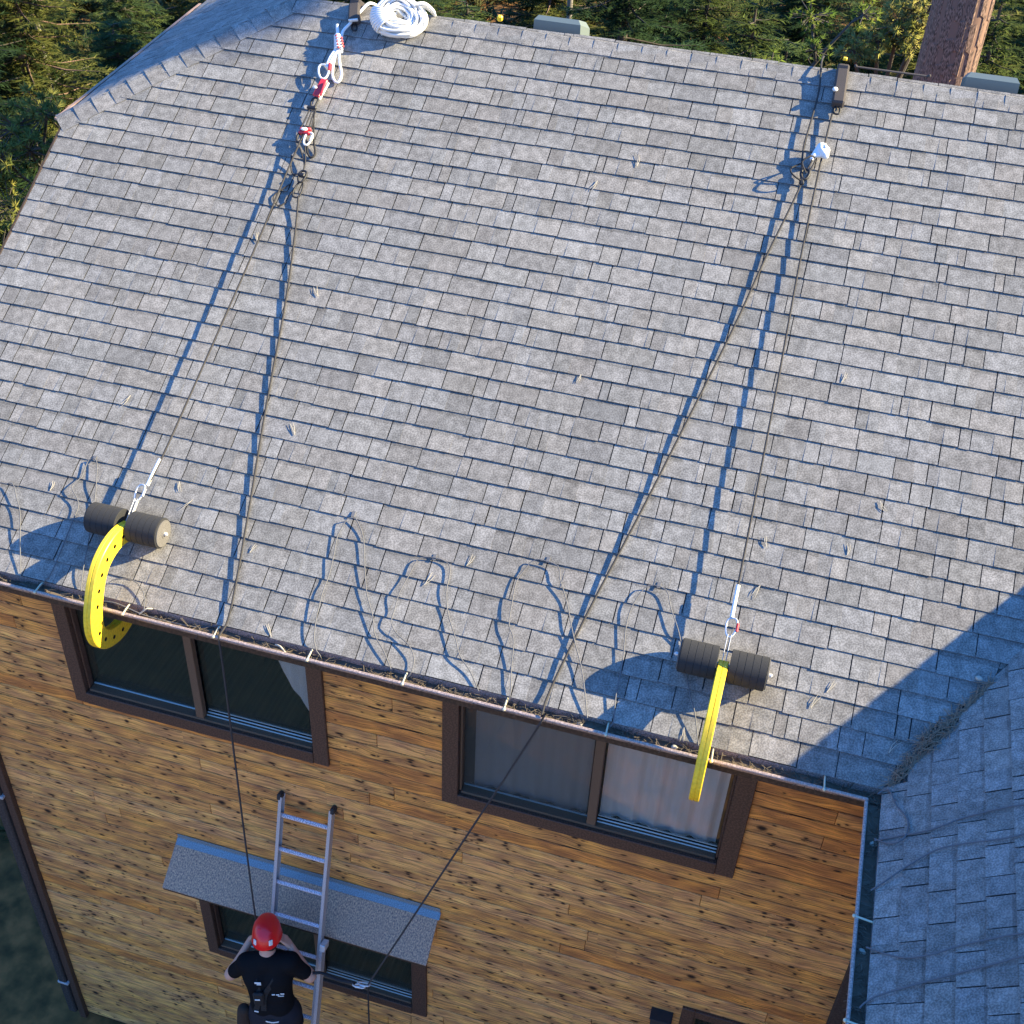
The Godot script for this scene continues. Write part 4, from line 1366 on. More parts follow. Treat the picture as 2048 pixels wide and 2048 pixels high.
func litter():
	rng.seed = 83
	var spots := [Vector2(-5.47, 0.62), Vector2(-5.20, 1.39), Vector2(-4.50, 0.77), Vector2(-4.00, 0.52), Vector2(-3.99, 1.36), Vector2(-4.63, 0.87), Vector2(-2.85, 0.57), Vector2(-2.63, 0.75), Vector2(-2.27, 2.18), Vector2(-0.65, 2.47), Vector2(-0.89, 1.28), Vector2(-0.42, 1.34), Vector2(-0.88, 1.03), Vector2(-0.29, 1.72), Vector2(-0.39, 0.49), Vector2(-0.46, 0.38), Vector2(-1.13, 0.09), Vector2(0.00, 0.23), Vector2(-4.75, 2.72), Vector2(-4.18, 2.39), Vector2(-2.29, 3.84), Vector2(-2.53, 3.67), Vector2(-3.68, 0.03)]
	for q in spots:
		var s := Shape.new()
		var a := rng.randf_range(0.9, 2.2) + (PI if rng.randf() < 0.4 else 0.0)
		sprig(s, RP(q.x, q.y - 0.03, 0.005), Vector3.RIGHT * cos(a) + RU() * sin(a), -Vector3.RIGHT * sin(a) + RU() * cos(a), RN(), rng.randf_range(0.06, 0.10))
		tag(obj("pine_needles", s, M.twig), "fallen sprig of pale pine needles lying on the roof shingles", "pine needles", "needle sprigs scattered on the roof")
	# matted needles in the valley
	var v := Shape.new()
	for i in 620:
		var k := pow(rng.randf(), 0.9) * 0.72 + 0.03
		var thick := 0.018 + 0.05 * exp(-pow((k - 0.36) / 0.13, 2)) + 0.03 * exp(-pow((k - 0.12) / 0.06, 2))
		if rng.randf() > 0.25 + thick * 12: continue
		var p := RP(0.636 * k, k, 0.0) + Vector3(rng.randfn(0, 0.35) * thick * 1.3 + 0.01, 0.006 + rng.randf() * thick * 0.5, rng.randfn(0, 0.35) * thick * 1.3 + 0.02)
		var d := Vector3(0.636, 0.5055, -0.863).normalized().rotated(RN(), rng.randfn(0, 0.7)).rotated(Vector3.RIGHT, rng.randf_range(-0.15, 0.15)) * rng.randf_range(0.025, 0.075)
		v.tube([p - d, p + Vector3(0, 0.006, 0), p + d], 0.0022, 3, false)
	var o := obj("needle_litter", v, M.debris)
	tag(o, "matted brown pine needles caught in the roof valley", "pine needles", "", "stuff")
	# rotted leaves and twigs in the gutters
	var g := Shape.new()
	for i in 1500:
		var along := rng.randf()
		var p := Vector3(lerpf(RAKE, -0.02, along), -0.058 + rng.randf() * 0.03, rng.randf_range(0.005, 0.072))
		if i % 4 == 0: p = Vector3(rng.randf_range(-0.07, -0.005), -0.058 + rng.randf() * 0.03, rng.randf_range(0.05, 2.6))
		elif along < 0.55 and rng.randf() < 0.55: continue
		var d := Vector3(rng.randfn(0, 1), rng.randfn(0, 0.35), rng.randfn(0, 0.6)).normalized() * rng.randf_range(0.015, 0.045)
		if p.z + d.z > 0.08 and p.x < -0.08: d.z = -abs(d.z)
		g.tube([p - d, p + d], rng.randf_range(0.0012, 0.0026), 3, false)
	o = obj("gutter_litter", g, mat(lin(0.14, 0.115, 0.085), 0.95))
	tag(o, "rotting needles and twigs lying in the gutters", "litter", "", "stuff")
	var mul := Shape.new()
	for k in 2:
		for i in 60:
			var a := i / 60.0
			var b := (i + 1) / 60.0
			var ha := -0.058 + 0.008 * sin(i * 1.7) + 0.008 * sin(i * 0.6)
			var hb := -0.058 + 0.008 * sin((i + 1) * 1.7) + 0.008 * sin((i + 1) * 0.6)
			if k == 0:
				mul.quad(Vector3(lerpf(RAKE, 0, a), ha, 0.074), Vector3(lerpf(RAKE, 0, b), hb, 0.074), Vector3(lerpf(RAKE, 0, b), hb - 0.004, -0.003), Vector3(lerpf(RAKE, 0, a), ha - 0.004, -0.003))
			else:
				mul.quad(Vector3(0.003, ha, lerpf(0.09, 2.69, a)), Vector3(-0.066, ha, lerpf(0.09, 2.69, a)), Vector3(-0.066, hb, lerpf(0.09, 2.69, b)), Vector3(0.003, hb, lerpf(0.09, 2.69, b)))
	o = obj("gutter_mulch", mul, mat(lin(0.13, 0.10, 0.07), 0.98))
	tag(o, "dark wet mulch filling the gutter bottoms", "mulch", "", "stuff")
	# pale pebbles and cone bits
	for p in [RP(0.41, 0.735, 0.02), Vector3(-1.72, -0.055, 0.035), Vector3(-1.16, -0.05, 0.035), Vector3(-0.035, -0.06, 1.02), Vector3(-0.02, -0.06, 0.35)]:
		var s := Shape.new()
		s.ball(p, Vector3(0.019, 0.013, 0.017), 6)
		s.ball(p + Vector3(0.01, 0.004, 0.006), Vector3(0.012, 0.010, 0.011), 5)
		tag(obj("cone_scale", s, M.twig), "pale lump of fallen pine cone in gutter or valley", "pine cone", "pale cone lumps in gutter and valley")
	var loose := Shape.new()
	loose.tube(curve([Vector3(-4.95, -0.05, 0.05), Vector3(-4.75, -0.01, 0.03), Vector3(-4.5, -0.035, 0.05), Vector3(-4.2, -0.05, 0.03), Vector3(-4.05, -0.03, 0.0), Vector3(-3.95, -0.01, 0.0)], 0.03), 0.004, 6)
	tag(obj("loose_cable", loose, M.cable), "loose grey cable end trailing in the gutter beneath the yellow hook", "cable")
	for k in 2:
		var s := Shape.new()
		if k == 0: s.tube(curve([Vector3(-3.64, -0.03, 0.03), Vector3(-3.60, -0.015, 0.045), Vector3(-3.54, -0.05, 0.07), Vector3(-3.50, -0.07, 0.06)], 0.02), 0.006, 6)
		else: s.tube(curve([Vector3(-4.52, -0.03, 0.0), Vector3(-4.47, 0.02, 0.03), Vector3(-4.49, 0.035, 0.05), Vector3(-4.54, -0.01, 0.07)], 0.02), 0.005, 6)
		tag(obj("twig", s, M.twig), ["bent grey twig sticking in the gutter near the falling needle sprig", "short curled twig in the gutter behind the yellow hook"][k], "twig")

# ---------------------------------------------------------------- curtains
func curtain(x0: float, x1: float, y1: float, bottom: Callable, z: float, folds: float, deep: float, label: String):
	var s := Shape.new()
	var k := 60
	for i in k:
		var P := []
		for j in [i, i + 1]:
			var a: float = j / float(k)
			var x := lerpf(x0, x1, a)
			var zz := z + deep * sin(a * folds) + deep * 0.4 * sin(a * folds * 2.3 + 1.0)
			P.append([Vector3(x, bottom.call(a), zz), Vector3(x, y1, zz)])
		s.quad(P[0][0], P[1][0], P[1][1], P[0][1])
	tag(obj("curtain", s, M.curtain), label, "curtain")

func curtains():
	curtain(-2.50, -1.69, -0.36, func(a): return -1.60 + 0.0 * a, WALL - 0.115, 26.0, 0.010, "pale curtain behind the screened pane of the peeling window")
	curtain(-1.60, -0.80, -0.36, func(a): return -1.50 + 0.004 * sin(a * 7.0 + 1.0), WALL - 0.115, 30.0, 0.012, "pale blue-grey curtain behind the sliding pane of the peeling window")
	curtain(-4.05, -3.66, -0.36, func(a): return lerpf(-0.45, -1.36, pow(a, 0.85)), WALL - 0.11, 15.0, 0.008, "white curtain drawn aside in the dark sliding window")

# ---------------------------------------------------------------- ladder
func ladder():
	var up := Vector3(0, sin(deg_to_rad(72)), -cos(deg_to_rad(72)))
	var nn := Vector3(0, up.z * -1.0, up.y)   # away from the wall
	var top := Vector3(-3.745, -2.062, -0.352)
	var ln := (-2.062 - GROUND) / up.y
	var t := thing("ladder", top - up * ln, "aluminium extension ladder leaning on the plank wall", "ladder")
	var half := 0.212
	for sd in [-1.0, 1.0]:
		var s := Shape.new()
		var a := top + Vector3(sd * half, 0, 0)
		# fly section: a channel rail, web plus two flanges
		s.bar(a, a - up * 3.2, 0.004, 0.066, nn, 0.001)
		for f in [-1.0, 1.0]:
			s.bar(a + nn * 0.031 * f - Vector3(sd * 0.012, 0, 0), a - up * 3.2 + nn * 0.031 * f - Vector3(sd * 0.012, 0, 0), 0.024, 0.005, nn, 0.001)
		obj("rail", s, M.alu, t)
		s = Shape.new()
		var b := a + Vector3(sd * 0.030, 0, 0) + nn * 0.030 - up * 1.22
		s.bar(b, top + Vector3(sd * (half + 0.030), 0, 0) + nn * 0.030 - up * ln, 0.005, 0.075, nn, 0.001)
		for f in [-1.0, 1.0]:
			s.bar(b + nn * 0.035 * f - Vector3(sd * 0.012, 0, 0), top + Vector3(sd * (half + 0.018), 0, 0) + nn * (0.030 + 0.035 * f) - up * ln, 0.024, 0.005, nn, 0.001)
		obj("base_rail", s, M.alu, t)
		s = Shape.new()
		s.bar(a + up * 0.022 , a - up * 0.030, 0.034, 0.074, nn, 0.008)
		obj("end_cap", s, M.rubber, t)
		s = Shape.new()
		s.bar(b + up * 0.02, b - up * 0.04, 0.044, 0.085, nn, 0.004)
		obj("guide_bracket", s, M.steel, t)
		s = Shape.new()
		var ft := top + Vector3(sd * (half + 0.030), 0, 0) + nn * 0.03 - up * ln
		s.box(Transform3D(Basis(), ft + Vector3(0, 0.02, 0)), Vector3(0.05, 0.04, 0.11), 0.006)
		obj("foot", s, M.rubber, t)
	for k in 15:
		var s := Shape.new()
		var c := top - up * (0.175 + 0.305 * k)
		var wide := half - 0.004
		if k > 9:
			c += nn * 0.030
			wide = half + 0.024
		s.bar(c - Vector3(wide, 0, 0), c + Vector3(wide, 0, 0), 0.030, 0.038, (nn + up).normalized(), 0.006)
		obj("rung", s, M.rung, t)

# ---------------------------------------------------------------- the climber
func snet(sh: Shape, bones: Array, cell: float, k: float):   # surface nets round tapered capsules joined by a smooth minimum
	var lo := Vector3.INF
	var hi := -Vector3.INF
	for b in bones:
		var r: float = max(b[2], b[3]) + cell * 3 + k
		lo = lo.min(b[0] - Vector3.ONE * r).min(b[1] - Vector3.ONE * r)
		hi = hi.max(b[0] + Vector3.ONE * r).max(b[1] + Vector3.ONE * r)
	var nx := int((hi.x - lo.x) / cell) + 2
	var ny := int((hi.y - lo.y) / cell) + 2
	var nz := int((hi.z - lo.z) / cell) + 2
	var f := PackedFloat32Array()
	f.resize(nx * ny * nz)
	for b in bones:
		var a: Vector3 = b[0]
		var e: Vector3 = b[1] - b[0]
		var ra: float = b[2]
		var rb: float = b[3]
		var l2: float = max(e.length_squared(), 1e-8)
		var r: float = max(ra, rb) + cell * 2 + k * 2.5
		var p0: Vector3 = (a.min(b[1]) - Vector3.ONE * r - lo) / cell
		var p1: Vector3 = (a.max(b[1]) + Vector3.ONE * r - lo) / cell
		for ix in range(max(0, int(p0.x)), min(nx, int(p1.x) + 2)):
			for iy in range(max(0, int(p0.y)), min(ny, int(p1.y) + 2)):
				var at := (ix * ny + iy) * nz
				for iz in range(max(0, int(p0.z)), min(nz, int(p1.z) + 2)):
					var p := lo + Vector3(ix, iy, iz) * cell - a
					var t := clampf(p.dot(e) / l2, 0.0, 1.0)
					var d := (p - e * t).length() - lerpf(ra, rb, t)
					if d < k * 6.0: f[at + iz] += exp(-d / k)
	for i in f.size():
		f[i] = -k * log(max(f[i], 1e-12))
	var idx := PackedInt32Array()
	idx.resize(nx * ny * nz)
	idx.fill(-1)
	var vs := PackedVector3Array()
	var ns := PackedVector3Array()
	var sx := ny * nz
	for ix in nx - 1:
		for iy in ny - 1:
			for iz in nz - 1:
				var q := (ix * ny + iy) * nz + iz
				var v := [f[q], f[q + 1], f[q + nz], f[q + nz + 1], f[q + sx], f[q + sx + 1], f[q + sx + nz], f[q + sx + nz + 1]]
				var m := 0
				for c in 8: m |= int(v[c] < 0) << c
				if m == 0 or m == 255: continue
				var sum := Vector3.ZERO
				var cnt := 0
				for c in 8:
					for ax in [1, 2, 4]:
						if c & ax: continue
						var va: float = v[c]
						var vb: float = v[c | ax]
						if (va < 0) == (vb < 0): continue
						var w: float = va / (va - vb)
						var o := Vector3((c >> 2) & 1, (c >> 1) & 1, c & 1)
						if ax == 4: o.x = w
						elif ax == 2: o.y = w
						else: o.z = w
						sum += o
						cnt += 1
				idx[q] = vs.size()
				vs.push_back(lo + (Vector3(ix, iy, iz) + sum / cnt) * cell)
				var gx: float = v[4] + v[5] + v[6] + v[7] - v[0] - v[1] - v[2] - v[3]
				var gy: float = v[2] + v[3] + v[6] + v[7] - v[0] - v[1] - v[4] - v[5]
				var gz: float = v[1] + v[3] + v[5] + v[7] - v[0] - v[2] - v[4] - v[6]
				ns.push_back(Vector3(gx, gy, gz).normalized())
	for ix in range(1, nx - 1):
		for iy in range(1, ny - 1):
			for iz in range(1, nz - 1):
				var q := (ix * ny + iy) * nz + iz
				var inside := f[q] < 0
				for ax in 3:
					var st: int = [sx, nz, 1][ax]
					if inside == (f[q + st] < 0): continue
					var u: int = [nz, 1, sx][ax]
					var w: int = [1, sx, nz][ax]
					var A := idx[q - u - w]
					var B := idx[q - w]
					var C := idx[q]
					var D := idx[q - u]
					if A < 0 or B < 0 or C < 0 or D < 0: continue
					if inside: sh.quad_n(vs[A], ns[A], vs[B], ns[B], vs[C], ns[C], vs[D], ns[D])
					else: sh.quad_n(vs[D], ns[D], vs[C], ns[C], vs[B], ns[B], vs[A], ns[A])

func hand(sh: Shape, wrist: Vector3, fwd: Vector3, palm: Vector3, thumb_side: float, curl: float):   # fwd along the hand, palm out of the palm
	fwd = fwd.normalized()
	palm = (palm - fwd * palm.dot(fwd)).normalized()
	var side := fwd.cross(palm) * thumb_side
	var b := []
	for i in 4:
		var o := side * (0.030 - i * 0.0195)
		b.append([wrist + o * 0.55, wrist + fwd * 0.078 + o, 0.017, 0.0125])
	for i in 4:
		var o := side * (0.030 - i * 0.0195)
		var l: float = [0.068, 0.076, 0.071, 0.055][i]
		var a := wrist + fwd * 0.080 + o
		var d1 := (fwd * cos(curl * 0.6) + palm * sin(curl * 0.6) + o * 1.5).normalized()
		var d2 := (fwd * cos(curl * 1.4) + palm * sin(curl * 1.4)).normalized()
		var d3 := (fwd * cos(curl * 2.1) + palm * sin(curl * 2.1)).normalized()
		var p1 := a + d1 * l * 0.46
		var p2 := p1 + d2 * l * 0.32
		b.append([a, p1, 0.0098, 0.0090]); b.append([p1, p2, 0.0090, 0.0084]); b.append([p2, p2 + d3 * l * 0.24, 0.0084, 0.0074])
	var t0 := wrist + fwd * 0.022 + side * 0.026
	var t1 := t0 + (fwd * 0.6 + side * 0.7 + palm * 0.35).normalized() * 0.042
	var t2 := t1 + (fwd * 0.85 + side * 0.2 + palm * 0.5).normalized() * 0.034
	b.append([t0, t1, 0.015, 0.0115]); b.append([t1, t2, 0.011, 0.0085])
	snet(sh, b, 0.0045, 0.0025)

func person():
	var t := thing("person", Vector3(-3.78, -4.53, 0.47), "person in red helmet, black t-shirt and climbing harness standing on the ladder", "person")
	var rv := Vector3(0.966, 0.05, -0.25).normalized()
	var fw := Vector3(-0.25, 0, -0.968)
	var neck := Vector3(-3.832, -3.10, 0.335)
	var head := Vector3(-3.858, -2.93, 0.270)
	var ls := Vector3(-3.990, -3.175, 0.390)
	var rs := Vector3(-3.668, -3.130, 0.306)
	var le := Vector3(-4.150, -3.43, 0.385)
	var re := Vector3(-3.540, -3.345, 0.262)
	var lw := Vector3(-4.035, -3.155, 0.210)
	var rw := Vector3(-3.700, -3.075, 0.215)
	var chest := Vector3(-3.825, -3.27, 0.380)
	var waist := Vector3(-3.795, -3.55, 0.425)
	var pel := Vector3(-3.775, -3.70, 0.440)
	var lh := pel - rv * 0.095
	var rh := pel + rv * 0.095
	var lk := Vector3(-3.91, -4.12, 0.43)
	var rk := Vector3(-3.66, -4.10, 0.40)
	var lf := Vector3(-3.88, -4.46, 0.53)
	var rf := Vector3(-3.66, -4.46, 0.52)
	# skin: one continuous body
	var torso := []
	for sd in [-1.0, 1.0]:
		torso.append([chest + rv * 0.072 * sd, waist + rv * 0.056 * sd, 0.098, 0.088])
		torso.append([chest + rv * 0.076 * sd + Vector3(0, 0.08, -0.02), chest + rv * 0.072 * sd, 0.080, 0.098])
		torso.append([waist + rv * 0.056 * sd, pel + rv * 0.068 * sd, 0.088, 0.098])
	torso.append([ls, neck + Vector3(0, -0.03, 0.01), 0.058, 0.060]); torso.append([rs, neck + Vector3(0, -0.03, 0.01), 0.058, 0.060])
	var arms := [[ls, le, 0.054, 0.041], [rs, re, 0.054, 0.041], [le, lw, 0.041, 0.027], [re, rw, 0.041, 0.027]]
	var legs := [[lh, lk, 0.088, 0.058], [rh, rk, 0.088, 0.058], [lk, lf, 0.056, 0.040], [rk, rf, 0.056, 0.040]]
	var hu := Vector3(-0.03, 0.95, -0.30).normalized()
	var hf := (fw - hu * fw.dot(hu)).normalized()
	var s := Shape.new()
	var body := torso + arms + legs
	body.append([neck - Vector3(0, 0.03, 0), head - hu * 0.06, 0.056, 0.052])
	snet(s, body, 0.013, 0.014)
	# head with a face toward the wall
	var hb := [[head - hf * 0.02 + hu * 0.02, head + hf * 0.025 + hu * 0.015, 0.085, 0.078], [head + hf * 0.02 - hu * 0.05, head + hf * 0.055 - hu * 0.085, 0.058, 0.034],
		[head + hf * 0.098 + hu * 0.005, head + hf * 0.112 - hu * 0.030, 0.008, 0.013], [head - hu * 0.06, neck, 0.056, 0.055]]
	for sd in [-1.0, 1.0]:
		hb.append([head + rv * 0.083 * sd + hu * 0.01, head + rv * 0.088 * sd - hu * 0.025, 0.014, 0.009])
		hb.append([head + rv * 0.033 * sd + hf * 0.086 + hu * 0.022, head + rv * 0.045 * sd + hf * 0.080 + hu * 0.022, 0.011, 0.009])
	hb.append([head + hf * 0.092 - hu * 0.058 - rv * 0.02, head + hf * 0.092 - hu * 0.058 + rv * 0.02, 0.008, 0.008])
	snet(s, hb, 0.008, 0.007)
	hand(s, lw, Vector3(0.10, 0.17, -0.02), Vector3(0.8, 0.1, 0.2), 1.0, 0.55)
	hand(s, rw, Vector3(-0.10, 0.13, 0.0), Vector3(-0.6, -0.2, 0.2), -1.0, 0.55)
	obj("body", s, M.skin, t)
	# clothes
	s = Shape.new()
	var shirt := []
	for b in torso: shirt.append([b[0], b[1], b[2] + 0.013, b[3] + 0.014])
	shirt.append([ls, ls.lerp(le, 0.70), 0.062, 0.058]); shirt.append([rs, rs.lerp(re, 0.70), 0.062, 0.058])
	for i in 5:   # folds across the back
		var a: float = [0.15, 0.4, 0.55, 0.72, 0.9][i]
		var c := chest.lerp(waist, a) - fw * (0.090 - 0.010 * a)
		shirt.append([c - rv * (0.10 - 0.03 * (i % 2)), c + rv * (0.02 + 0.09 * ((i + 1) % 2)) - Vector3(0, 0.035 - 0.02 * (i % 3), 0), 0.014, 0.010])
	snet(s, shirt, 0.012, 0.013)
	obj("t_shirt", s, M.shirt, t)
	s = Shape.new()
	var tr := [[lh, lk, 0.106, 0.078], [rh, rk, 0.106, 0.078], [lk, lf + Vector3(0, 0.03, 0), 0.076, 0.062], [rk, rf + Vector3(0, 0.03, 0), 0.076, 0.062], [pel - rv * 0.075, pel + rv * 0.075, 0.122, 0.122], [waist - rv * 0.06 - Vector3(0, 0.07, 0), waist + rv * 0.06 - Vector3(0, 0.07, 0), 0.116, 0.116]]
	snet(s, tr, 0.014, 0.014)
	obj("trousers", s, M.trousers, t)
	for q in [lf, rf]:
		s = Shape.new()
		snet(s, [[q - Vector3(0, 0.01, 0), q + Vector3(0, 0.05, 0), 0.05, 0.055], [q + Vector3(0, -0.03, 0.04), q + Vector3(-0.02, -0.042, -0.15), 0.042, 0.036]], 0.014, 0.012)
		obj("boot", s, M.rubber, t)
	# hair at the nape
	s = Shape.new()
	snet(s, [[head - hf * 0.055 - hu * 0.045 - rv * 0.045, head - hf * 0.055 - hu * 0.045 + rv * 0.045, 0.042, 0.042], [head - hf * 0.03 + hu * 0.0 - rv * 0.05, head - hf * 0.03 + rv * 0.05, 0.055, 0.055]], 0.010, 0.008)
	obj("hair", s, M.hair, t)
	# helmet
	var H := Basis(rv, hu, -hf).orthonormalized()
	var hc := head + hu * 0.045 - hf * 0.004
	var h := Node3D.new()
	h.name = "helmet"
	t.add_child(h)
	s = Shape.new()
	var rings := []
	var P := [[0.0, 0.0, 0.132], [0.22, 0.0, 0.129], [0.45, 0.0, 0.118], [0.66, 0.0, 0.098], [0.83, 0.0, 0.070], [0.94, 0.0, 0.036], [1.0, 0.0, 0.0], [1.02, 0.0, -0.028], [1.075, 0.0, -0.048], [1.06, 0.0, -0.056], [0.96, 0.0, -0.050]]
	for p in P:
		var ring := []
		for i in 36:
			var an := TAU * i / 36
			var back: float = max(0.0, -sin(an))
			var rib := 1.0 + 0.018 * cos(an * 6.0) * clampf(1.0 - abs(p[0] - 0.75) * 3.0, 0, 1)
			ring.append(hc + H * 0.94 * Vector3(cos(an) * 0.112 * p[0] * rib, p[2] - back * 0.016 * p[0] + 0.008 * max(0.0, sin(an)) * p[0], -sin(an) * 0.142 * p[0] * rib))
		rings.append(ring)
	for i in rings.size() - 1:
		for k in 36:
			var q := (k + 1) % 36
			var no := []
			for c in [[i, k], [i, q], [i + 1, q], [i + 1, k]]:
				var pp: Vector3 = H.transposed() * (rings[c[0]][c[1]] - hc)
				no.append((H * (Vector3(pp.x / 0.0125, (pp.y + 0.02) / 0.016, pp.z / 0.0202))).normalized())
			s.quad_n(rings[i][k], no[0], rings[i + 1][k], no[3], rings[i + 1][q], no[2], rings[i][q], no[1])
	obj("shell", s, M.helmet, h)
	for az in [-0.62, 0.55]:
		s = Shape.new()
		var o := Vector3(sin(az) * 0.112, -0.012, cos(az) * 0.142) * 0.965
		var oz := H * Vector3(sin(az) / 0.112, 0.6, cos(az) / 0.142).normalized()
		var ox := hu.cross(oz).normalized()
		s.box(Transform3D(Basis(ox, oz.cross(ox), oz), hc + H * o), Vector3(0.030, 0.046, 0.010), 0.004)
		obj("lamp_clip", s, M.clip, h)
	for k in 3:
		s = Shape.new()
		var o := Vector3(0.01 + (k - 1) * 0.038, 0.088 - 0.012 * k, 0.085) * 0.93
		s.bar(hc + H * (o * 1.03 - Vector3(0.015, 0, 0)), hc + H * (o * 1.03 + Vector3(0.015, -0.003, 0.002)), 0.006, 0.006, H * o.normalized(), 0.002)
		obj("vent_rib", s, M.helmet, h)
	# harness
	s = Shape.new()
	var belt := []
	for i in 30:
		var an := TAU * i / 30
		belt.append(waist + Vector3(0, -0.085, 0.006) + rv * cos(an) * 0.172 + fw * sin(an) * 0.120)
	for i in 30:
		s.bar(belt[i], belt[(i + 1) % 30], 0.012, 0.046, Vector3.UP, 0.003)
	obj("harness_belt", s, M.web, t)
	for q in [lh, rh]:
		s = Shape.new()
		var lp := []
		var kn: Vector3 = lk if q == lh else rk
		for i in 22:
			var an := TAU * i / 22
			lp.append(q.lerp(kn, 0.36) + rv * cos(an) * 0.101 + fw * sin(an) * 0.101 + Vector3(0, 0.02 * cos(an), 0))
		for i in 22: s.bar(lp[i], lp[(i + 1) % 22], 0.010, 0.040, Vector3.UP, 0.003)
		obj("leg_loop", s, M.web, t)
	s = Shape.new()
	var bk := func(a: float, b: float, out := 0.125) -> Vector3: return chest.lerp(waist, a) + rv * b - fw * (out - 0.010)
	for sd in [-1.0, 1.0]:
		var pts := curve([bk.call(-0.42, 0.085 * sd, 0.06), bk.call(-0.25, 0.075 * sd, 0.115), bk.call(0.25, -0.03 + 0.02 * sd, 0.130), bk.call(0.9, -0.07 + 0.03 * sd, 0.122)], 0.03)
		for i in pts.size() - 1: s.bar(pts[i], pts[i + 1], 0.042, 0.006, -fw, 0.002)
	obj("back_strap", s, M.web, t)
	s = Shape.new()
	s.box(Transform3D(Basis(rv, Vector3.UP, rv.cross(Vector3.UP)), bk.call(0.35, -0.055, 0.14)), Vector3(0.085, 0.16, 0.03), 0.012)
	obj("back_pad", s, M.web, t)
	# white prints and webbing labels; the lettering is too small to read
	var marks := [[-0.22, -0.048, 0.134, 0.048, 0.020, 0.0], [-0.17, -0.040, 0.136, 0.034, 0.010, 0.0], [0.30, -0.062, 0.160, 0.040, 0.014, 0.0], [0.24, 0.055, 0.127, 0.026, 0.012, 0.1], [0.24, 0.088, 0.127, 0.024, 0.012, 0.1], [0.23, 0.122, 0.121, 0.030, 0.013, 0.1], [0.30, 0.110, 0.124, 0.046, 0.007, 0.1], [0.90, -0.095, 0.128, 0.034, 0.014, -0.4]]
	for m in marks:
		s = Shape.new()
		var o: Vector3 = bk.call(m[0], m[1], m[2])
		s.box(Transform3D(Basis(rv, Vector3.UP, rv.cross(Vector3.UP)) * Basis(Vector3.BACK, m[5]), o), Vector3(m[3], m[4], 0.004), 0.001)
		obj("white_print", s, M.print, t)
	s = Shape.new()
	var wp := curve([waist + rv * -0.03 - fw * 0.136 + Vector3(0, -0.07, 0), waist + rv * 0.02 - fw * 0.138 + Vector3(0, -0.085, 0), waist + rv * 0.07 - fw * 0.130 + Vector3(0, -0.085, 0)], 0.02)
	for i in wp.size() - 1: s.bar(wp[i], wp[i + 1], 0.003, 0.015, Vector3.UP, 0.001)
	obj("white_print", s, M.print, t)
	# gear hanging on the harness
	s = Shape.new()
	snet(s, [[waist - rv * 0.225 - fw * 0.03 + Vector3(0, -0.10, 0), waist - rv * 0.235 - fw * 0.04 + Vector3(0, -0.27, 0), 0.050, 0.056]], 0.012, 0.01)
	tag(obj("tool_pouch", s, M.bag), "dark brown tool pouch hanging at the climber's left hip", "pouch")
	s = Shape.new()
	s.tube([waist - rv * 0.17 - fw * 0.05 + Vector3(0, -0.11, 0), waist - rv * 0.19 - fw * 0.09 + Vector3(0, -0.5, 0), waist - rv * 0.18 - fw * 0.09 + Vector3(0, -1.5, 0)], 0.006, 6)
	tag(obj("cord", s, M.black_rope), "thin black cord hanging from the climber's harness", "cord")
	for k in 2:
		var c := thing("carabiner", waist + rv * 0.10 - fw * 0.13 + Vector3(0, -0.2, 0), "silver carabiner hanging at the back of the climber's harness", "carabiner", "carabiners on the climber's harness")
		s = Shape.new()
		var o: Vector3 = pel + rv * (0.085 + 0.012 * k) - fw * 0.150 + Vector3(0, 0.045 - k * 0.055, 0)
		s.tube(oval(o, Vector3(0.15 - 0.4 * k, 1, 0).normalized(), rv, 0.036, 0.019), 0.006, 6, false, true)
		obj("body", s, M.steel, c)
		s = Shape.new()
		s.tube([o + rv * 0.02 - Vector3(0, 0.015, 0), o + rv * 0.02 + Vector3(0, 0.015, 0)], 0.008, 6)
		obj("gate_sleeve", s, M.steel, c)

# ---------------------------------------------------------------- forest
func needle_spray(s: Shape, at: Vector3, d: Vector3, up: Vector3, ln: float, col: Color):   # a flat twig of needles
	var w := d.cross(up).normalized()
	for i in 4:
		var a := i / 3.0
		var sd := 1.0 if i % 2 else -1.0
		var p := at + d * ln * a * 0.6
		var q := p + (d * 0.8 + w * sd * rng.randf_range(0.5, 0.9) + up * rng.randf_range(-0.25, 0.3)) * ln * rng.randf_range(0.45, 0.75)
		var e := (q - p).cross(up).normalized() * ln * 0.085
		var no := (up + w * rng.randf_range(-0.6, 0.6) + d * rng.randf_range(-0.4, 0.4)).normalized()
		s.col = col * rng.randf_range(0.75, 1.2)
		s.tri_n(p - e, no, p + e, no, q, no)
	s.tri_n(at - w * ln * 0.06, up, at + w * ln * 0.06, up, at + d * ln, up)

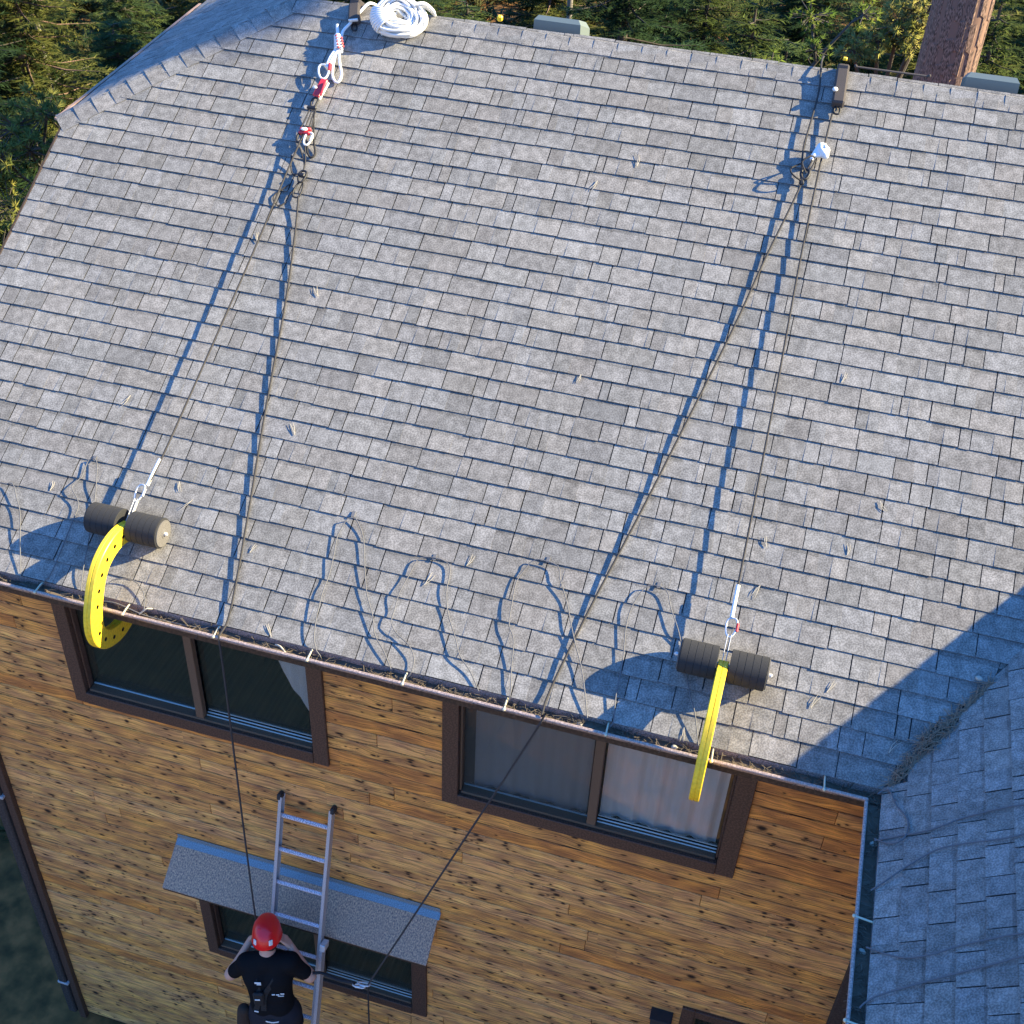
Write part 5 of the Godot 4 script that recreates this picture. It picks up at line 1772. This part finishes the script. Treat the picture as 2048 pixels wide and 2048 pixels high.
func conifer(called: String, seed_: int, tall: float, spread: float, col: Color, col2: Color, bark: Material, bare: float, label: String, group: String) -> Node3D:
	rng.seed = seed_
	var t := thing(called, Vector3.ZERO, label, "tree", group)
	var tr := Shape.new()
	var lean := Vector3(rng.randf_range(-0.02, 0.02), 0, rng.randf_range(-0.02, 0.02))
	var pts := []
	var rad := []
	for i in 9:
		var a := i / 8.0
		pts.append(lean * tall * a * a + Vector3(0, tall * a - 0.2, 0)); rad.append(lerpf(0.022 * tall, 0.02, a))
	tr.tube(pts, rad, 9)
	obj("trunk", tr, bark, t)
	var lb := Shape.new()
	var cr := Shape.new()
	var y := tall * bare
	while y < tall * 0.985:
		var a := y / tall
		var n := rng.randi_range(5, 7)
		var ph := rng.randf() * TAU
		for k in n:
			var az := ph + TAU * k / n + rng.randf_range(-0.3, 0.3)
			var l := spread * pow(1.0 - a, 0.75) * rng.randf_range(0.65, 1.1) + 0.12
			var d := Vector3(cos(az), 0, sin(az))
			var o := lean * tall * a * a + Vector3(0, y + rng.randf_range(-0.12, 0.12), 0)
			var drop := rng.randf_range(-0.32, -0.05) + 0.45 * (a - 0.5)
			var b := [o, o + d * l * 0.5 + Vector3(0, l * 0.5 * drop, 0), o + d * l + Vector3(0, l * (drop * 0.7 + 0.06), 0)]
			lb.tube(b, [0.010 + 0.012 * l, 0.008 + 0.006 * l, 0.003], 4, false)
			var m := int(l / 0.10) + 2
			for j in m:
				var u := (j + 0.6) / m
				var p: Vector3 = b[0].lerp(b[1], u * 2) if u < 0.5 else b[1].lerp(b[2], u * 2 - 1)
				var side := d.cross(Vector3.UP)
				var sl := (0.16 + 0.30 * l * (1 - u) * 0.6 + 0.10) * rng.randf_range(0.7, 1.2)
				var cc := col.lerp(col2, rng.randf() * 0.75)
				for sg in [-1.0, 1.0]:
					var dd: Vector3 = (d * rng.randf_range(0.5, 0.9) + side * sg * rng.randf_range(0.6, 1.0) + Vector3(0, rng.randf_range(-0.4, 0.12), 0)).normalized()
					var q := p
					var left := sl
					while left > 0.05:
						needle_spray(cr, q, dd, Vector3.UP, min(0.19, left + 0.06), cc)
						q += dd * 0.11
						left -= 0.11
			needle_spray(cr, b[2] - d * 0.1, d, Vector3.UP, 0.2, col.lerp(col2, rng.randf()))
		y += rng.randf_range(0.24, 0.36) * (0.7 + tall / 20.0)
	obj("branches", lb, bark, t)
	obj("crown", cr, M.leaf, t)
	return t

func tuft(s: Shape, at: Vector3, d: Vector3, r: float, n: int, col: Color):   # a burst of long needles at a twig end
	for i in n:
		var o := Vector3(rng.randfn(0, 1), rng.randfn(0, 1), rng.randfn(0, 1)).normalized()
		o = (o + d * 0.75).normalized()
		var e := o.cross(Vector3(0.3, 0.5, 0.8)).normalized() * r * 0.07
		s.col = col * rng.randf_range(0.7, 1.2)
		var no := (o * 0.5 + Vector3.UP * 0.6 + Vector3(rng.randfn(0, 0.4), rng.randfn(0, 0.4), rng.randfn(0, 0.4))).normalized()
		s.tri_n(at - e, no, at + e, no, at + o * r * rng.randf_range(0.7, 1.1), no)

func tuft_tree(called: String, seed_: int, base: Vector3, trunk: Array, rad: Array, clumps: Array, bark: Material, col: Color, col2: Color, r: float, n: int, label: String, cat: String, group := ""):   # trunk points, then foliage clumps [centre, radius, tufts] each carried by a limb
	rng.seed = seed_
	var t := thing(called, base, label, cat, group)
	var s := Shape.new()
	s.tube(trunk, rad, 14)
	obj("trunk", s, bark, t)
	var lb := Shape.new()
	var cr := Shape.new()
	for c in clumps:
		var best: Vector3 = trunk[0]
		for i in trunk.size() - 1:
			for k in 6:
				var q: Vector3 = trunk[i].lerp(trunk[i + 1], k / 6.0)
				if q.distance_to(c[0]) + 0.7 * (q.y - c[0].y) < best.distance_to(c[0]) + 0.7 * (best.y - c[0].y): best = q
		var l: float = best.distance_to(c[0])
		lb.tube(curve([best, best.lerp(c[0], 0.5) + Vector3(0, -0.06 * l, 0), c[0]], 0.2), 0.010 + 0.012 * l, 5, false)
		for i in c[2]:
			var o: Vector3 = Vector3(rng.randfn(0, 0.5), rng.randfn(0, 0.32), rng.randfn(0, 0.5)) * c[1]
			var p: Vector3 = c[0] + o
			lb.tube([c[0] + o * 0.15, p], 0.006, 3, false)
			tuft(cr, p, (o.normalized() + Vector3(0, 0.5, 0)).normalized(), r * rng.randf_range(0.75, 1.25), n, col.lerp(col2, rng.randf()))
	obj("branches", lb, bark, t)
	obj("crown", cr, M.leaf, t)

func forest():
	var g := Shape.new()
	g.quad(Vector3(-400, GROUND, 400), Vector3(400, GROUND, 400), Vector3(400, GROUND, -400), Vector3(-400, GROUND, -400))
	structure("ground", g, M.floor)
	g = Shape.new()
	var edge := []
	rng.seed = 17
	for i in 28:
		var a := TAU * i / 28
		edge.append(Vector3(-3.0 + cos(a) * 22.0 * rng.randf_range(0.92, 1.08), GROUND + 0.004, 23.0 - sin(a) * 15.0 * rng.randf_range(0.95, 1.05)))
	for i in 28: g.tri(Vector3(-3.0, GROUND + 0.004, 23.0), edge[i], edge[(i + 1) % 28])
	structure("added_bounce_yard", g, M.bounce_gravel)  # unseen pale ground, added to bounce warm light onto the plank wall
	var dark := Color(0.024, 0.042, 0.015)
	var blue := Color(0.030, 0.058, 0.028)
	var mid := Color(0.10, 0.125, 0.03)
	var lime := Color(0.17, 0.165, 0.040)
	var kinds := [
		conifer("fir_tree", 201, 7.5, 2.0, dark, blue, M.bark_grey, 0.05, "dense blue-green fir in the forest behind the house", "firs behind the house"),
		conifer("spruce_tree", 202, 6.0, 1.8, dark, mid, M.bark_grey, 0.05, "dark green spruce in the forest behind the house", "spruces behind the house"),
		conifer("young_fir", 203, 4.2, 1.5, blue, mid, M.bark_grey, 0.03, "young bushy fir growing low in the forest", "young firs in the forest"),
		conifer("pine_tree", 204, 8.5, 2.2, dark, lime, M.bark, 0.12, "loose yellow-green pine in the forest behind the house", "pines behind the house")]
	var spots := [[0, -12.0, -8.0], [1, -9.4, -10.5], [2, -10.2, -6.3], [0, -15.5, -12.5], [3, -13.6, -19.2], [1, -17.5, -17.0], [2, -12.4, -11.5], [3, -18.5, -9.5], [0, -20.5, -21.0], [1, -15.0, -22.0], [2, -14.2, -19.0], [0, -10.5, -18.5], [1, -7.4, -15.5], [2, -5.6, -12.6], [0, -5.4, -18.5], [3, -7.8, -22.5], [1, -2.8, -17.0], [2, -3.6, -13.4], [0, -2.2, -22.0], [2, -1.0, -14.2], [1, 1.2, -18.5], [3, 0.6, -23.5], [2, 1.9, -14.6], [0, 3.6, -20.5], [1, -12.8, -27.0], [0, -6.0, -28.0], [1, 0.2, -29.0], [3, -19.0, -27.5], [0, -24.5, -25.5], [2, -8.8, -12.6], [2, -6.8, -17.4], [1, 4.6, -26.5], [2, -16.4, -14.6], [0, -22.5, -17.0], [2, -11.6, -14.4], [0, -9.6, -32.0], [1, -3.0, -33.0], [0, 3.0, -34.0], [1, -16.5, -32.0], [2, -0.4, -17.6], [2, -18.2, -13.0], [1, -21.0, -12.5], [0, -26.5, -20.5], [2, -12.9, -13.2], [2, -15.4, -17.2], [2, -17.2, -20.5], [2, -9.0, -20.2], [2, -4.4, -20.4], [2, -2.4, -19.0], [2, 2.6, -17.2], [2, -11.0, -23.5], [2, -13.8, -24.6], [2, -19.4, -23.6], [2, -6.4, -24.4], [2, -1.2, -25.2], [2, 2.2, -26.4], [2, -14.6, -10.6], [1, -11.4, -20.8], [2, -4.6, -15.6], [2, -7.2, -13.6], [2, -9.9, -16.4], [1, -4.6, -24.4], [2, 0.8, -21.2], [3, -15.2, -13.9]]
	var n := [0, 0, 0, 0]
	rng.seed = 71
	for q in spots:
		var src: Node3D = kinds[q[0]]
		var o: Node3D = src
		if n[q[0]] > 0:
			o = src.duplicate()
			o.name = "%s_%03d" % [src.name, n[q[0]]]
			add_child(o)
		n[q[0]] += 1
		o.position = Vector3(q[1], GROUND, q[2])
		o.rotation.y = rng.randf() * TAU
		o.scale = Vector3.ONE * rng.randf_range(0.85, 1.2)
	# the big pine right behind the ridge
	var b := Vector3(-0.03, GROUND, -10.6)
	var trunk := []
	var rad := []
	for i in 16:
		var y := -0.3 + i * 1.25
		trunk.append(b + Vector3(0.006 * y, y, 0.004 * y)); rad.append(lerpf(0.375, 0.26, i / 15.0) + (0.12 if i == 0 else 0.0))
	big_pine(b, trunk, rad)
	tuft_tree("young_pine", 301, Vector3(-0.7, GROUND, -12.2), [Vector3(-0.7, GROUND, -12.2), Vector3(-0.68, -3.0, -12.1), Vector3(-0.6, -0.3, -12.0)], [0.09, 0.06, 0.03],
		[[Vector3(-0.58, 0.67, -11.8), 0.36, 60], [Vector3(-0.31, 0.85, -11.8), 0.36, 60], [Vector3(-0.80, 0.47, -11.8), 0.30, 44], [Vector3(-0.35, 0.55, -11.8), 0.30, 44], [Vector3(-1.08, 0.32, -11.7), 0.20, 22], [Vector3(-0.5, -0.5, -11.9), 0.5, 44], [Vector3(-0.2, 1.1, -12.1), 0.35, 44]],
		M.bark_grey, Color(0.24, 0.26, 0.06), Color(0.36, 0.32, 0.11), 0.10, 30, "young pine with pale sunlit needle tufts beside the big trunk", "tree")
	tuft_tree("young_pine", 303, Vector3(-10.9, GROUND, -8.1), [Vector3(-10.9, GROUND, -8.1), Vector3(-10.85, -3.0, -8.0), Vector3(-10.7, -0.9, -7.9)], [0.08, 0.05, 0.02],
		[[Vector3(-10.71, -0.62, -7.6), 0.36, 40], [Vector3(-10.38, -0.48, -7.8), 0.40, 46], [Vector3(-10.85, -0.95, -7.4), 0.35, 40], [Vector3(-10.50, -0.85, -7.5), 0.32, 34], [Vector3(-10.75, -1.5, -7.2), 0.45, 40], [Vector3(-11.2, -1.9, -7.6), 0.5, 40], [Vector3(-10.4, -2.3, -7.8), 0.5, 40]],
		M.bark_grey, Color(0.10, 0.13, 0.035), Color(0.24, 0.23, 0.06), 0.11, 26, "young pine with yellow-green tufts off the gable end", "tree")
	# a tall pine to the right of the view; its crown dapples the clipped gable
	tall_pine()
	tuft_tree("sapling", 302, Vector3(-1.65, GROUND, -7.6), [Vector3(-1.65, GROUND, -7.6), Vector3(-1.62, -1.0, -7.6), Vector3(-1.52, 1.15, -7.6), Vector3(-1.30, 1.55, -7.6), Vector3(-1.08, 1.85, -7.7)], [0.05, 0.035, 0.022, 0.016, 0.008],
		[[Vector3(-1.02, 1.88, -7.7), 0.16, 24], [Vector3(-1.50, 1.78, -7.8), 0.20, 34], [Vector3(-1.40, 1.55, -7.5), 0.16, 20], [Vector3(-1.80, 1.22, -7.7), 0.24, 40], [Vector3(-2.05, 1.10, -7.7), 0.22, 36], [Vector3(-1.25, 1.18, -7.4), 0.26, 40], [Vector3(-1.45, 0.9, -7.5), 0.42, 60], [Vector3(-1.75, 0.7, -7.6), 0.42, 60]],
		M.bark_grey, Color(0.05, 0.10, 0.025), Color(0.17, 0.21, 0.04), 0.065, 14, "leafy green sapling with a bent grey stem just behind the ridge", "sapling")
	# pale dead trunks catching the sun at the forest edge
	for q in [[Vector3(-15.6, GROUND, -15.0), 0.060], [Vector3(-6.9, GROUND, -20.5), 0.07]]:
		var t := thing("dead_trunk", q[0], ["pale bare trunk standing among firs off the gable end", "thin pale bare trunk standing behind the roof vent"][int(q[0].x > -10.0)], "tree")
		var s := Shape.new()
		s.tube([q[0] - Vector3(0, 0.2, 0), q[0] + Vector3(0.03, 3, 0), q[0] + Vector3(0.0, 7.5, 0.05)], [q[1] * 1.3, q[1], q[1] * 0.5], 9)
		obj("trunk", s, M.bark_pale, t)
		rng.seed = 91
		for k in 7:
			s = Shape.new()
			var a := q[0] as Vector3 + Vector3(0, 2.0 + k * 0.7, 0)
			var az := k * 2.4
			s.tube([a, a + Vector3(cos(az), 0.15, sin(az)) * 0.5, a + Vector3(cos(az + 0.2), 0.1, sin(az + 0.2)) * 1.0], [0.016, 0.011, 0.005], 5, false)
			obj("dead_limb", s, M.bark_pale, t)
	# fallen grey limbs right of the big trunk
	for k in 3:
		var s := Shape.new()
		var o := Vector3(1.3 + 0.35 * k, -1.2 - 0.5 * k, -12.4 - 0.6 * k)
		s.tube(curve([Vector3(1.4 + 0.3 * k, GROUND, -13.0 - k), o + Vector3(0.1, -1.5, 0), o, o + Vector3(0.35, 0.5, 0.1), o + Vector3(0.9 - 0.6 * k, 0.9, 0.0)], 0.3), 0.032, 6)
		s.tube(curve([o, o + Vector3(0.5, 0.05, 0.0), o + Vector3(1.0, 0.12, 0.1)], 0.2), 0.02, 5)
		s.tube(curve([o + Vector3(0, -0.4, 0), o + Vector3(-0.4, -0.2, 0.1), o + Vector3(-0.6, 0.1, 0.2)], 0.2), 0.016, 5)
		tag(obj("bare_shrub", s, M.bark_pale), "leafless grey shrub with crooked limbs right behind the big trunk", "shrub", "bare shrubs by the big trunk")
	# low undergrowth over the forest floor
	var mm := MultiMesh.new()
	mm.transform_format = MultiMesh.TRANSFORM_3D
	mm.use_colors = true
	var u := Shape.new()
	rng.seed = 401
	for i in 26:
		var az := rng.randf() * TAU
		var d := Vector3(cos(az), rng.randf_range(0.3, 1.6), sin(az)).normalized()
		needle_spray(u, d * rng.randf_range(0.05, 0.45), d, Vector3(0.2, 1, 0.1).normalized(), 0.34, Color(1, 1, 1))
	mm.mesh = u.mesh()
	var list := []
	while list.size() < 3600:
		var p := Vector3(rng.randf_range(-32, 9), GROUND, rng.randf_range(-46, -3))
		if p.x > -7.2 and p.z > -9.2: continue
		list.append(p)
	for i in 60: list.append(Vector3(rng.randf_range(-13, -8.4), GROUND, rng.randf_range(-8, 0)))
	mm.instance_count = list.size()
	for i in list.size():
		mm.set_instance_transform(i, Transform3D(Basis(Vector3.UP, rng.randf() * TAU).scaled(Vector3.ONE * rng.randf_range(0.35, 1.5)), list[i]))
		var c := Color(0.045, 0.065, 0.022).lerp(Color(0.10, 0.085, 0.035), rng.randf())
		mm.set_instance_color(i, c)
	var mi := MultiMeshInstance3D.new()
	mi.multimesh = mm
	mi.material_override = M.leaf
	mi.name = "undergrowth"
	add_child(mi)
	tag(mi, "low dark undergrowth covering the forest floor", "undergrowth", "", "stuff")
	var w := Shape.new()
	w.tube(curve([Vector3(-9.4, -5.2, 0.6), Vector3(-8.1, -5.9, 0.3), Vector3(-7.0, -6.55, 0.1)], 0.2), 0.008, 5)
	tag(obj("guy_wire", w, M.clip), "thin pale wire slanting to the ground beside the wall corner", "wire")

func tall_pine():
	var to_sun := (Vector3.RIGHT * 2.6 + RU() * 1.45 + RN()).normalized()
	var clumps := []
	for q in [Vector3(-6.50, 1.86, -4.9), Vector3(-6.25, 2.0, -4.35), Vector3(-5.95, 2.15, -4.4), Vector3(-5.65, 2.3, -4.3), Vector3(-5.38, 2.44, -4.25), Vector3(-6.4, 1.9, -5.4), Vector3(-6.0, 2.1, -5.0), Vector3(-6.45, 1.85, -3.75), Vector3(-6.1, 2.05, -3.95)]:
		clumps.append([q + to_sun * 18.5, 0.26, 34])
	for k in 10:
		clumps.append([Vector3(9.0 + 1.6 * cos(k * 2.4), 12.6 + 0.25 * k, -9.6 + 1.2 * sin(k * 2.4)), 0.5, 30])
	var b := Vector3(9.2, GROUND, -9.7)
	tuft_tree("tall_pine", 311, b, [b, b + Vector3(0, 8, 0), b + Vector3(-0.1, 16, 0.1), b + Vector3(-0.1, 21.8, 0.1)], [0.30, 0.24, 0.16, 0.04], clumps, M.bark, Color(0.05, 0.075, 0.025), Color(0.09, 0.11, 0.035), 0.17, 26, "tall pine standing beyond the wing, out past the ridge", "tree")

func big_pine(b: Vector3, trunk: Array, rad: Array):
	var t := thing("big_pine", b, "big reddish-barked pine trunk rising behind the ridge", "tree")
	rng.seed = 505
	var s := Shape.new()
	s.tube(trunk, rad, 24)
	obj("trunk", s, M.bark_dark, t)
	# bark plates, long and furrowed
	var pl := 0
	for i in trunk.size() - 1:
		for k in 4:
			var n := 15
			var twist := rng.randf() * TAU
			for j in n:
				var a0 := (k + rng.randf_range(0.0, 0.3)) / 4.0
				var a1: float = a0 + rng.randf_range(0.24, 0.42)
				var az := twist + TAU * (j + rng.randf_range(-0.3, 0.3)) / n
				var dz := TAU / n * rng.randf_range(0.22, 0.47)
				var q := Shape.new()
				var P := []
				for c in [[a0, -0.6, 0.0], [a0 + 0.03, 0.5, 0.0], [a1, 0.7, 0.0], [a1 + 0.02, -0.5, 0.0], [a0, -1, -1], [a0, 1, -1], [a1, 1, -1], [a1, -1, -1]]:
					var p: Vector3 = trunk[i].lerp(trunk[i + 1], c[0])
					var r := lerpf(rad[i], rad[i + 1], c[0])
					P.append(p + Vector3(cos(az + dz * c[1]), 0, sin(az + dz * c[1])) * (r + (0.009 if c[2] == 0.0 else -0.004)))
				for f in [[3, 2, 1, 0], [0, 1, 5, 4], [1, 2, 6, 5], [2, 3, 7, 6], [3, 0, 4, 7]]:
					q.quad(P[f[3]], P[f[2]], P[f[1]], P[f[0]])
				# only the height that the photograph shows is told apart plate by plate
				var mid: float = (trunk[i].lerp(trunk[i + 1], a0) as Vector3).y
				if mid > -1.2 and mid < 2.4 and pl < 290:
					pl += 1
					obj("bark_plate", q, M.bark, t)
				else:
					_rest.v.append_array(q.v); _rest.n.append_array(q.n); _rest.t.append_array(q.t); _rest.c.append_array(q.c)
	var o := obj("bark_field", _rest, M.bark, t)
	o.set_meta("kind", "stuff")
	var lb := Shape.new()
	var cr := Shape.new()
	for i in 26:
		var a := rng.randf_range(0.62, 0.99)
		var p: Vector3 = trunk[0].lerp(trunk[-1], a)
		var az := rng.randf() * TAU
		var l := lerpf(3.0, 0.8, (a - 0.62) / 0.37)
		var e := p + Vector3(cos(az) * l, rng.randf_range(-0.4, 0.5), sin(az) * l)
		lb.tube([p, p.lerp(e, 0.5) + Vector3(0, -0.1, 0), e], [0.06, 0.04, 0.02], 5, false)
		for k in 22:
			var c := p.lerp(e, rng.randf_range(0.35, 1.05)) + Vector3(rng.randfn(0, 0.3), rng.randfn(0, 0.2), rng.randfn(0, 0.3))
			tuft(cr, c, Vector3(0, 0.6, 0), 0.2, 16, Color(0.07, 0.10, 0.035))
	obj("branches", lb, M.bark, t)
	obj("crown", cr, M.leaf, t)

var _rest := Shape.new()

# ---------------------------------------------------------------- scene
func _ready():
	var cam := Camera3D.new()
	cam.name = "Camera3D"
	cam.position = eye
	cam.rotation = Vector3(-0.67713, 0.25600, 0.05057)
	cam.fov = 45.357
	cam.near = 0.05
	cam.far = 1500.0
	cam.current = true
	add_child(cam)
	var env := Environment.new()
	env.background_mode = Environment.BG_SKY
	var sky := Sky.new()
	var sm := ProceduralSkyMaterial.new()
	sm.sky_top_color = Color(0.206, 0.425, 0.715)
	sm.sky_horizon_color = Color(0.61, 0.715, 0.785)
	sm.sky_curve = 0.13
	sm.sky_energy_multiplier = 1.0
	sm.ground_bottom_color = Color(0.12, 0.10, 0.08)
	sm.ground_horizon_color = Color(0.45, 0.48, 0.50)
	sm.sun_angle_max = 1.0
	sky.sky_material = sm
	env.sky = sky
	env.tonemap_mode = Environment.TONE_MAPPER_LINEAR
	env.tonemap_exposure = 3.05
	env.sdfgi_enabled = true
	env.ssao_enabled = true
	env.ssil_enabled = true
	var we := WorldEnvironment.new()
	we.environment = env
	add_child(we)
	var sun := DirectionalLight3D.new()
	sun.name = "sun"
	sun.light_energy = 1.6
	sun.light_color = Color(1.0, 0.93, 0.755)
	sun.light_angular_distance = 0.5
	sun.shadow_enabled = true
	add_child(sun)
	var k := Vector2(2.6, 1.45)   # the sun's slant over the main slope: along the eave, up the slope
	var to_sun := (Vector3.RIGHT * k.x + RU() * k.y + RN()).normalized()
	sun.look_at_from_position(to_sun * 60.0, Vector3.ZERO, Vector3.UP)

	materials()
	M.bark_dark = mat(lin(0.27, 0.165, 0.12), 0.98)
	blotch.seed = 12
	blotch.frequency = 0.02
	print("materials ", Time.get_ticks_msec())
	forest()
	print("forest ", Time.get_ticks_msec())
	for h in [[-5.575 + 0.09, -3.545 - 0.10, -1.594 + 0.10, -0.32 - 0.08], [-2.695 + 0.10, -0.640 - 0.11, -1.632 + 0.10, -0.32 - 0.08], [-4.868 + 0.085, -2.822 - 0.115, -4.63 + 0.085, -3.5 - 0.08], [-0.76 + 0.085, 0.20 - 0.085, -4.7 + 0.085, -3.345 - 0.08]]:
		holes.append(h)
	var house := thing("lodge_house", Vector3(-3.0, GROUND, -0.4), "plank-walled lodge with grey shingle roof and a wing", "house")
	roofs(house)
	print("roofs ", Time.get_ticks_msec())
	walls(house)
	windows(house)
	gutters(house)
	print("walls ", Time.get_ticks_msec())
	eave_roller(-4.805, "yellow hooked eave roller with bare steel carabiner at the dark window", false)
	eave_roller(-0.99, "yellow hooked eave roller with red-gated carabiner at the curtained window", true)
	ladder()
	rigging()
	heat_cables()
	curtains()
	litter()
	print("gear ", Time.get_ticks_msec())
	person()
	print("person ", Time.get_ticks_msec())
